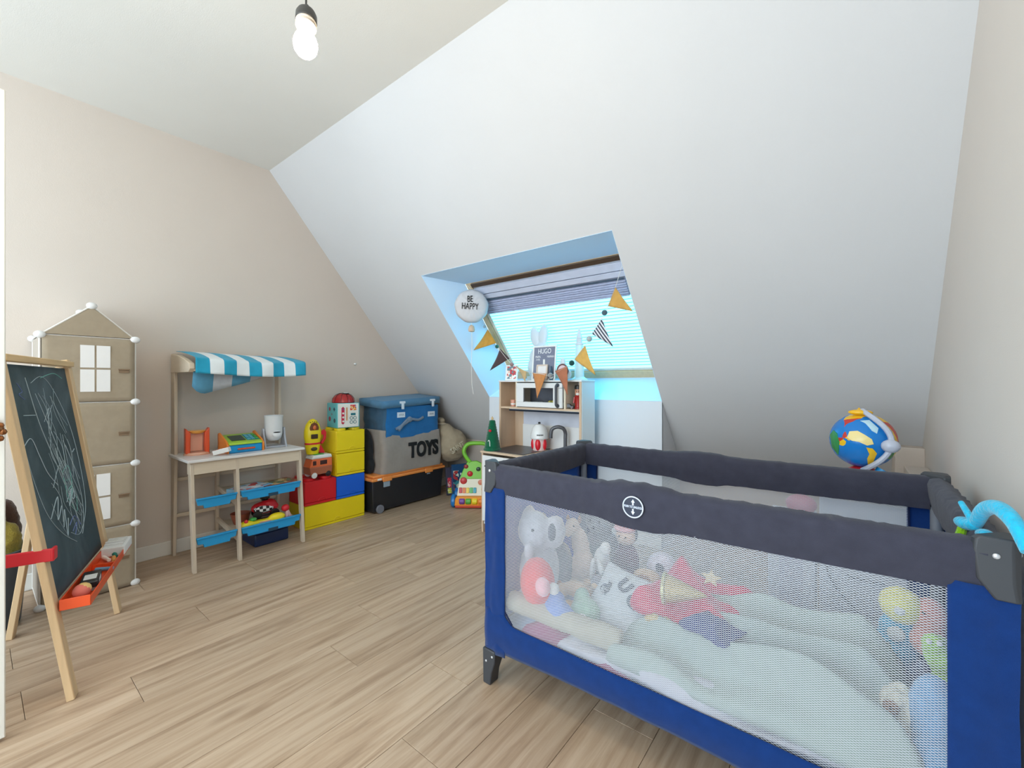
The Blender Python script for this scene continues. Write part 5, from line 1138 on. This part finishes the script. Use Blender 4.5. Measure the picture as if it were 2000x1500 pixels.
soft('plush_limp_rabbit', 'limp white plush rabbit with tan feet beside the giraffe', [((-.745, 1.55, .33), (.034, .03, .055)), ((-.725, 1.54, .385), (.022, .022, .028)), ((-.76, 1.50, .31), (.012, .016, .055), (.2, .2, 0)), ((-.715, 1.49, .315), (.012, .016, .06), (.2, -.25, 0)), ((-.70, 1.47, .265), (.03, .014, .014))], M_wp, .005, .003, extra=(('foot', [((-.678, 1.48, .262), (.018, .022, .018)), ((-.77, 1.475, .26), (.018, .022, .016))], M_tan),))
soft('plush_dog', 'tan plush dog lying between the wolf and the red ball', [((-.80, 1.40, .33), (.045, .035, .028)), ((-.84, 1.375, .325), (.028, .026, .024)), ((-.80, 1.36, .275), (.036, .032, .026)), ((-.77, 1.43, .30), (.03, .05, .03))], M_tan, .005, .004, extra=(('ear', [((-.862, 1.385, .33), (.008, .016, .020))], M_bwn), ('nose', [((-.846, 1.350, .328), .006)], M_tb)))
soft('plush_monkey', 'grey striped plush monkey between the giraffe and the cushion', [((-.725, 1.46, .29), (.035, .035, .05)), ((-.735, 1.45, .355), (.026, .026, .028)), ((-.70, 1.42, .27), (.014, .04, .014))], plush('plush_greystripe', (136, 132, 138)), .005, .003, extra=(('muzzle', [((-.733, 1.425, .350), (.014, .008, .011))], M_tan),))
soft('toy_foot_cushion', 'oval tan plush paw cushion beside the red cape', [((-.625, 1.66, .325), (.058, .04, .036))], M_tan, .006, .003, 'cushion', extra=(('stitched_pad', [((-.625, 1.632, .33), (.03, .012, .018))], M_bwn),))
soft('patterned_ball', 'white patterned soft ball behind the tan paw cushion', [((-.60, 1.76, .34), .062)], plush('ball_lilac', (214, 206, 220)), .008, .004, 'ball', extra=(('printed_spot', [((-.59, 1.703, .36), (.018, .006, .018)), ((-.63, 1.708, .33), (.014, .006, .014))], M_dk),))
soft('red_soft_ball', 'big red soft ball with a pink patch at the left of the cot', [((-.865, 1.245, .395), (.066, .058, .086))], M_rd, .008, .004, 'ball', extra=(('pink_patch', [((-.815, 1.205, .405), (.028, .022, .032))], M_pk),))
soft('blue_plush', 'sky blue plush cone lying right of the red ball', [((-.775, 1.245, .315), (.062, .04, .042), (0, .35, 0)), ((-.79, 1.25, .35), (.032, .032, .034)), ((-.735, 1.25, .30), (.036, .035, .028))], M_blp, .007, .003, extra=(('white_tuft', [((-.79, 1.235, .395), (.020, .018, .020))], M_wp),))
soft('green_plush', 'pale green plush between the blue cone and the grey cushion', [((-.715, 1.32, .305), (.055, .05, .045)), ((-.745, 1.35, .33), (.03, .03, .04))], M_gnp, .007, .006, extra=(('belly', [((-.70, 1.275, .30), (.022, .010, .022))], M_wp),))
# lettered cushion
T2 = thing('letter_cushion', 'grey-white cushion printed with dark letters in the middle of the cot', 'cushion', (-.635, 1.42, .30), .0)
CM = Matrix.Translation((-.625, 1.42, .335)) @ Euler((math.radians(38), math.radians(8), math.radians(-4))).to_matrix().to_4x4()
b = MB()
for sg in (-1, 1):
    b.grid(lambda u, v: tuple(CM @ Vector(((u-.5)*.22*(1-.06*math.sin(PI*v)), (v-.5)*.22*(1-.06*math.sin(PI*u)), sg*.034*(math.sin(PI*u)*math.sin(PI*v))**.45))), 20, 20)
P('cushion', b, fabric('cushion_grey', (196, 200, 204), 400), T2, smooth=80)
for s, x, y in (('è', -.055, .0), ('U', .0, .035), ('G', .05, .0)): text('lettering', s, .062, CM @ Matrix.Translation((x, y, .034)) @ Matrix.Rotation(-.4, 4, 'Z'), mat('grey_print', (84, 90, 100), .9), T2, bold=.003, depth=.004)
# red cape with star and golden crown
Tc = cloth('red_cape', 'crimson satin cape with a gold star lying in the middle of the cot', 'costume', -.555, -.26, 1.36, 1.70, .34, .045, .9, 16, mat('crimson_satin', (204, 26, 74), .45, .08, sheen=.3), -.15, 12, .05, zfn=lambda x, y: .05*max(0, -x*3)+.02)
ROOTM[Tc.name] = Matrix.Translation(Tc.location)
stp = [((.034 if i % 2 == 0 else .015)*math.sin(i*PI/5), (.034 if i % 2 == 0 else .015)*math.cos(i*PI/5)) for i in range(10)]
b = MB(); b.prism(stp, -.002, .002, 'z', Matrix.Translation((-.365, 1.56, .435)) @ Euler((.6, .1, .2)).to_matrix().to_4x4()); P('star_patch', b, mat('gold_felt', (216, 196, 160), .5), Tc)
M_gold = mat('gold_sequin', (206, 180, 122), .35, .25, 220, metal=.5, bump=.8, bs=300)
t = thing('party_hat', 'gold sequinned pointed party hat lying on the red cape', 'hat', (-.40, 1.395, .33))
b = MB(); XC = Matrix.Translation((-.450, 1.395, .435)) @ Euler((0, math.radians(88), math.radians(8))).to_matrix().to_4x4() @ Matrix.Scale(.84, 4); b.lathe([(.052, -.02), (.050, 0), (.036, .045), (.014, .105), (.003, .13), (0, .131)], XC, 20); P('cone', b, M_gold, t)
b = MB(); b.tube([tuple(XC @ Vector((.052*math.cos(k*PI/10), .052*math.sin(k*PI/10), -.018))) for k in range(20)], .007, 6, True); P('brim', b, mat('gold_tinsel', (222, 200, 146), .3, .3, 300, metal=.5, bump=1, bs=150), t)
t = thing('gold_tassel', 'crumpled gold paper ornament on the lower corner of the cape', 'ornament', (-.50, 1.345, .31)); b = MB(); [b.ell((-.50+.018*i, 1.345+.004*i, .345+.006*(i % 2)), (.016, .012, .012), (i, i, 0)) for i in range(4)]; P('tassel', b, M_gold, t, remesh=.005, disp=.01)
cloth('navy_shirt', 'navy blue cloth beneath the gold hat', 'cloth', -.385, -.245, 1.31, 1.43, .365, .02, .2, 14, fabric('navy_cotton', (42, 52, 112), 400), -.3, 15, .04)
# right end
soft('curly_lamb', 'curly cream plush lamb near the right end of the cot', [((.098, 1.36, .34), (.040, .036, .045)), ((.085, 1.35, .30), (.05, .04, .03)), ((.11, 1.35, .275), (.05, .035, .022))], plush('curly_cream', (222, 212, 190)), .005, .03, extra=(('face', [((.080, 1.325, .345), (.016, .012, .016))], M_bwn), ('eye', [((.078, 1.313, .350), .003)], M_tb)))
soft('yellow_soft_ball', 'yellow soft ball under the rail at the right end of the cot', [((.118, 1.62, .475), .050)], plush('plush_yellow', (222, 214, 120)), .007, .003, 'ball', extra=(('stitching', [((.112, 1.572, .475), (.012, .004, .012))], M_wp),))
soft('pink_plush', 'pink and brown plush right of the yellow ball', [((.178, 1.62, .46), (.040, .045, .052)), ((.175, 1.60, .40), (.044, .045, .04))], plush('plush_rose', (206, 140, 130)), .007, .004, extra=(('eye', [((.160, 1.575, .485), .004)], M_tb),))
soft('lime_plush', 'lime green plush frog at the right end of the cot', [((.182, 1.47, .43), (.036, .04, .052), (0, -.3, 0)), ((.165, 1.45, .465), (.024, .024, .024)), ((.19, 1.46, .36), (.036, .04, .04))], plush('plush_lime', (160, 206, 92)), .006, .003, extra=(('eye', [((.154, 1.425, .478), .006), ((.172, 1.424, .48), .006)], M_wp),))
soft('turquoise_plush', 'turquoise plush under the yellow ball', [((.115, 1.66, .39), (.045, .04, .045)), ((.10, 1.66, .33), (.06, .05, .05))], plush('plush_turq', (88, 176, 214)), .007, .003, extra=(('belly', [((.108, 1.618, .39), (.02, .008, .022))], M_wp),))
soft('blue_bolster', 'long pale blue bolster standing in the right front corner of the cot', [((.155, 1.35, .33), (.050, .05, .11)), ((.155, 1.29, .27), (.055, .06, .06)), ((.14, 1.25, .26), (.06, .04, .04))], plush('plush_paleblue', (112, 164, 206)), .008, .004, 'bolster')

# ------------------------------------------------------------------ clip-on toy arch on the right rail
t = thing('clip_toy_arch', 'turquoise plush arch toy with a lime dangler clipped on the right rail', 'toy', (.225, 1.25, .79))
M_tqp = plush('plush_cyan', (40, 178, 214)); M_lmp = plush('plush_lime2', (140, 196, 30))
b = MB(); b.tube(bez([(.208, 1.285, .806), (.214, 1.25, .846), (.226, 1.21, .862), (.238, 1.165, .846), (.246, 1.13, .808)], 8), [.010+.004*math.sin(PI*i/32) for i in range(33)], 14); P('arch', b, M_tqp, t)
b = MB(); b.ell((.197, 1.306, .802), (.016, .030, .013), (0, 0, .3)); b.ell((.205, 1.285, .806), (.014, .014, .014)); P('wing', b, M_tqp, t, remesh=.004)
b = MB(); b.tube([(.205, 1.283, .812), (.193, 1.325, .842)], [.007, .005], 10); P('antenna', b, M_tqp, t)
b = MB(); b.ell((.214, 1.245, .800), (.013, .030, .010), (-.25, 0, 0)); P('tail', b, M_tqp, t)
b = MB(); b.tube([(.194, 1.308, .798), (.190, 1.309, .775), (.189, 1.308, .748)], [.007, .009, .008], 10); P('dangler', b, M_lmp, t, label='lime green fabric dangler')

# ------------------------------------------------------------------ white chest and globe behind the playpen
t = thing('white_chest', 'white chest of drawers behind the playpen under the toy globe', 'cabinet', (.045, 2.20, 0))
b = MB(); b.box(-.085, .185, 2.02, 2.44, .03, .69); P('carcass', b, mat('chest_white', (222, 222, 226), .4, .01), t, bevel=.004)
for i in range(3):
    b = MB(); z = .05+i*.21; b.box(-.075, .175, 2.004, 2.019, z, z+.195); d = P('drawer', b, mat('chest_white', (222, 222, 226), .4), t, bevel=.003)
    b = MB(); b.tube([(.0, 2.003, z+.13), (.0, 1.99, z+.13), (.10, 1.99, z+.13), (.10, 2.003, z+.13)], .004, 8); P('handle', b, M_hd, d)
b = MB(); b.tube(bez([(-.080, 2.0, .60), (-.078, 1.985, .5), (-.045, 1.985, .36), (.03, 1.985, .27)], 6), .0035, 6); P('cable', b, M_tb, t)
for x in (-.07, .17):
    for y in (2.04, 2.42): b = MB(); b.lathe([(.015, 0), (.02, .03)], Matrix.Translation((x, y, 0)), 12); P('foot', b, M_kb, t)
for (nm, lb, x0, x1, y0, y1, c) in (('paper_packet', 'white carton standing on the floor behind the playpen, left of the chest', -.26, -.10, 2.05, 2.2, (224, 224, 230)),):
    t = thing(nm, lb, 'box', ((x0+x1)/2, (y0+y1)/2, 0)); b = MB(); b.box(x0, x1, y0, y1, 0, .56); P('carton', b, mat('carton_white', c, .7), t, bevel=.003); b = MB(); b.box(x0+.04, x1-.04, y0-.001, y0, .05, .55); P('tape', b, mat('tape_lilac', (196, 190, 210), .4), t)
o = recenter(P('pink_ball', MB().ell((-.15, 2.12, .60), (.055, .05, .04)), plastic('ball_pink', (228, 150, 166)), None)); tag(o, 'pink ball resting on the white carton behind the playpen', 'ball')
gx, gy, gz = .050, 2.30, .862
t = thing('toy_globe', 'talking toy globe with blue oceans on a red and blue base', 'globe', (gx, gy, .69))
g = NT('toy_globe_print'); tc = g.n('ShaderNodeTexCoord'); mp = g.n('ShaderNodeMapping'); mp.inputs['Location'].default_value = (.3, .1, -.4); g.l(tc.outputs['Object'], mp.inputs[0])
nz = g.n('ShaderNodeTexNoise', i_Scale=7.5, i_Detail=2.0); g.l(mp.outputs[0], nz.inputs['Vector'])
nz2 = g.n('ShaderNodeTexNoise', i_Scale=4.0, i_Detail=0.0); g.l(mp.outputs[0], nz2.inputs['Vector'])
lnd = g.math('GREATER_THAN', nz.outputs[0], .56); r = g.n('ShaderNodeValToRGB'); r.color_ramp.interpolation = 'CONSTANT'; g.l(nz2.outputs[0], r.inputs[0])
e = r.color_ramp.elements; e[0].color = rgb((58, 150, 76)); e[1].color = rgb((236, 214, 130)); e[1].position = .46; k = e.new(.53); k.color = rgb((240, 190, 40)); k = e.new(.58); k.color = rgb((196, 60, 50))
g.l(g.mix(lnd, rgb((24, 122, 200)), r.outputs[0]), g.b.inputs['Base Color']); g.b.inputs['Roughness'].default_value = .25
b = MB(); b.ell((gx, gy, gz), .112, n=32); P('sphere', b, g.m, t)
# raised landmasses facing the room
vd = Vector((-gx, -gy, .25)).normalized(); vr = Vector((vd.y*-1, vd.x, 0)).normalized()*-1
def gpt(a_, c_, r=.114):     # a: to the right, c: up, in radians on the sphere as seen from the room
    R_ = Vector((.79, .61, 0)); U_ = Vector((0, 0, 1)); N_ = Vector((.61*-1*0-.02, -1, .0)).normalized()
    N_ = Vector((-.02, -1, 0)).normalized(); R_ = Vector((1, -.02, 0))
    d = N_*math.cos(a_)*math.cos(c_)+R_*math.sin(a_)*math.cos(c_)+U_*math.sin(c_); return Vector((gx, gy, gz))+d*r
def land(nm, pts, m):
    b = MB(); c = (sum(p[0] for p in pts)/len(pts), sum(p[1] for p in pts)/len(pts)); n_ = len(pts)
    V = [gpt(*c)]+[gpt((p[0]+c[0])/2, (p[1]+c[1])/2) for p in pts]+[gpt(*p) for p in pts]+[gpt(*p, .111) for p in pts]
    F = []
    for i in range(n_):
        j = (i+1) % n_; F += [(0, 1+i, 1+j), (1+i, 1+n_+i, 1+n_+j, 1+j), (1+n_+i, 1+2*n_+i, 1+2*n_+j, 1+n_+j)]
    b.add(V, F); P(nm, b, m, t, smooth=50)
M_cr = plastic('land_cream', (238, 216, 140)); M_yo = plastic('land_yellow', (242, 190, 36)); M_gr = plastic('land_green', (52, 142, 76))
land('continent', [(-.45, .15), (-.40, .38), (-.15, .42), (.05, .30), (.25, .15), (.30, -.02), (.12, -.08), (-.1, .03), (-.3, .05)], M_cr)
land('continent', [(.10, -.15), (.28, -.18), (.42, -.35), (.40, -.75), (.25, -.95), (.15, -.60), (.2, -.4)], M_yo)
land('continent', [(-1.3, .15), (-1.1, .35), (-.85, .25), (-.72, -.05), (-.80, -.35), (-1.0, -.60), (-1.2, -.3)], M_gr)
land('continent', [(-.1, .85), (.1, .75), (.28, .45), (.42, .35), (.52, .55), (.3, .9)], plastic('land_paleblue', (190, 222, 232)))
b = MB(); b.tube([gpt(a_, .78 if 0 else c_, .128) for a_, c_ in [(.75*math.sin(PI*i/20)+.05*0, 1.35-i*2.5/20) for i in range(21)]], .010, 8); b.ell(gpt(.70, -.05, .130), (.030, .022, .026)); P('meridian_arm', b, plastic('arm_grey', (186, 190, 204)), t, label='pale grey meridian arm')
b = MB(); b.ell(gpt(-.2, 1.28, .122), (.042, .024, .012)); b.lathe([(.012, 0), (.002, .018), (0, .02)], Matrix.Translation(gpt(-.45, 1.35, .122)), 10); P('toy_plane', b, plastic('plane_yellow', (244, 186, 30)), t, remesh=.003)
b = MB(); b.lathe([(0, 0), (.082, 0), (.085, .012), (.070, .038), (.045, .052), (.03, .062), (0, .064)], Matrix.Translation((gx, gy, .69)), 28); P('base', b, M_red, t)
b = MB(); b.box(gx-.060, gx+.010, gy-.082, gy-.040, .700, .742); P('screen_panel', b, plastic('base_blue', (60, 160, 206)), t, bevel=.006)
b = MB(); b.tube([(gx+.030, gy-.070, .700), (gx+.062, gy-.062, .755)], [.016, .022], 16); P('stick_grip', b, plastic('stick_blue', (30, 140, 200)), t)
b = MB(); b.ell((gx-.090, gy-.03, .705), (.022, .016, .010)); P('yellow_pad', b, M_ylw, t)

# small wall plug on the left wall
o = recenter(P('wall_hook', MB().ell((XL+.006, 2.098, 1.267), (.008, .014, .009), n=12).box(XL, XL+.004, 2.09, 2.106, 1.26, 1.275), M_wh, None)); tag(o, 'small white hook on the left wall above the blue box', 'hook')
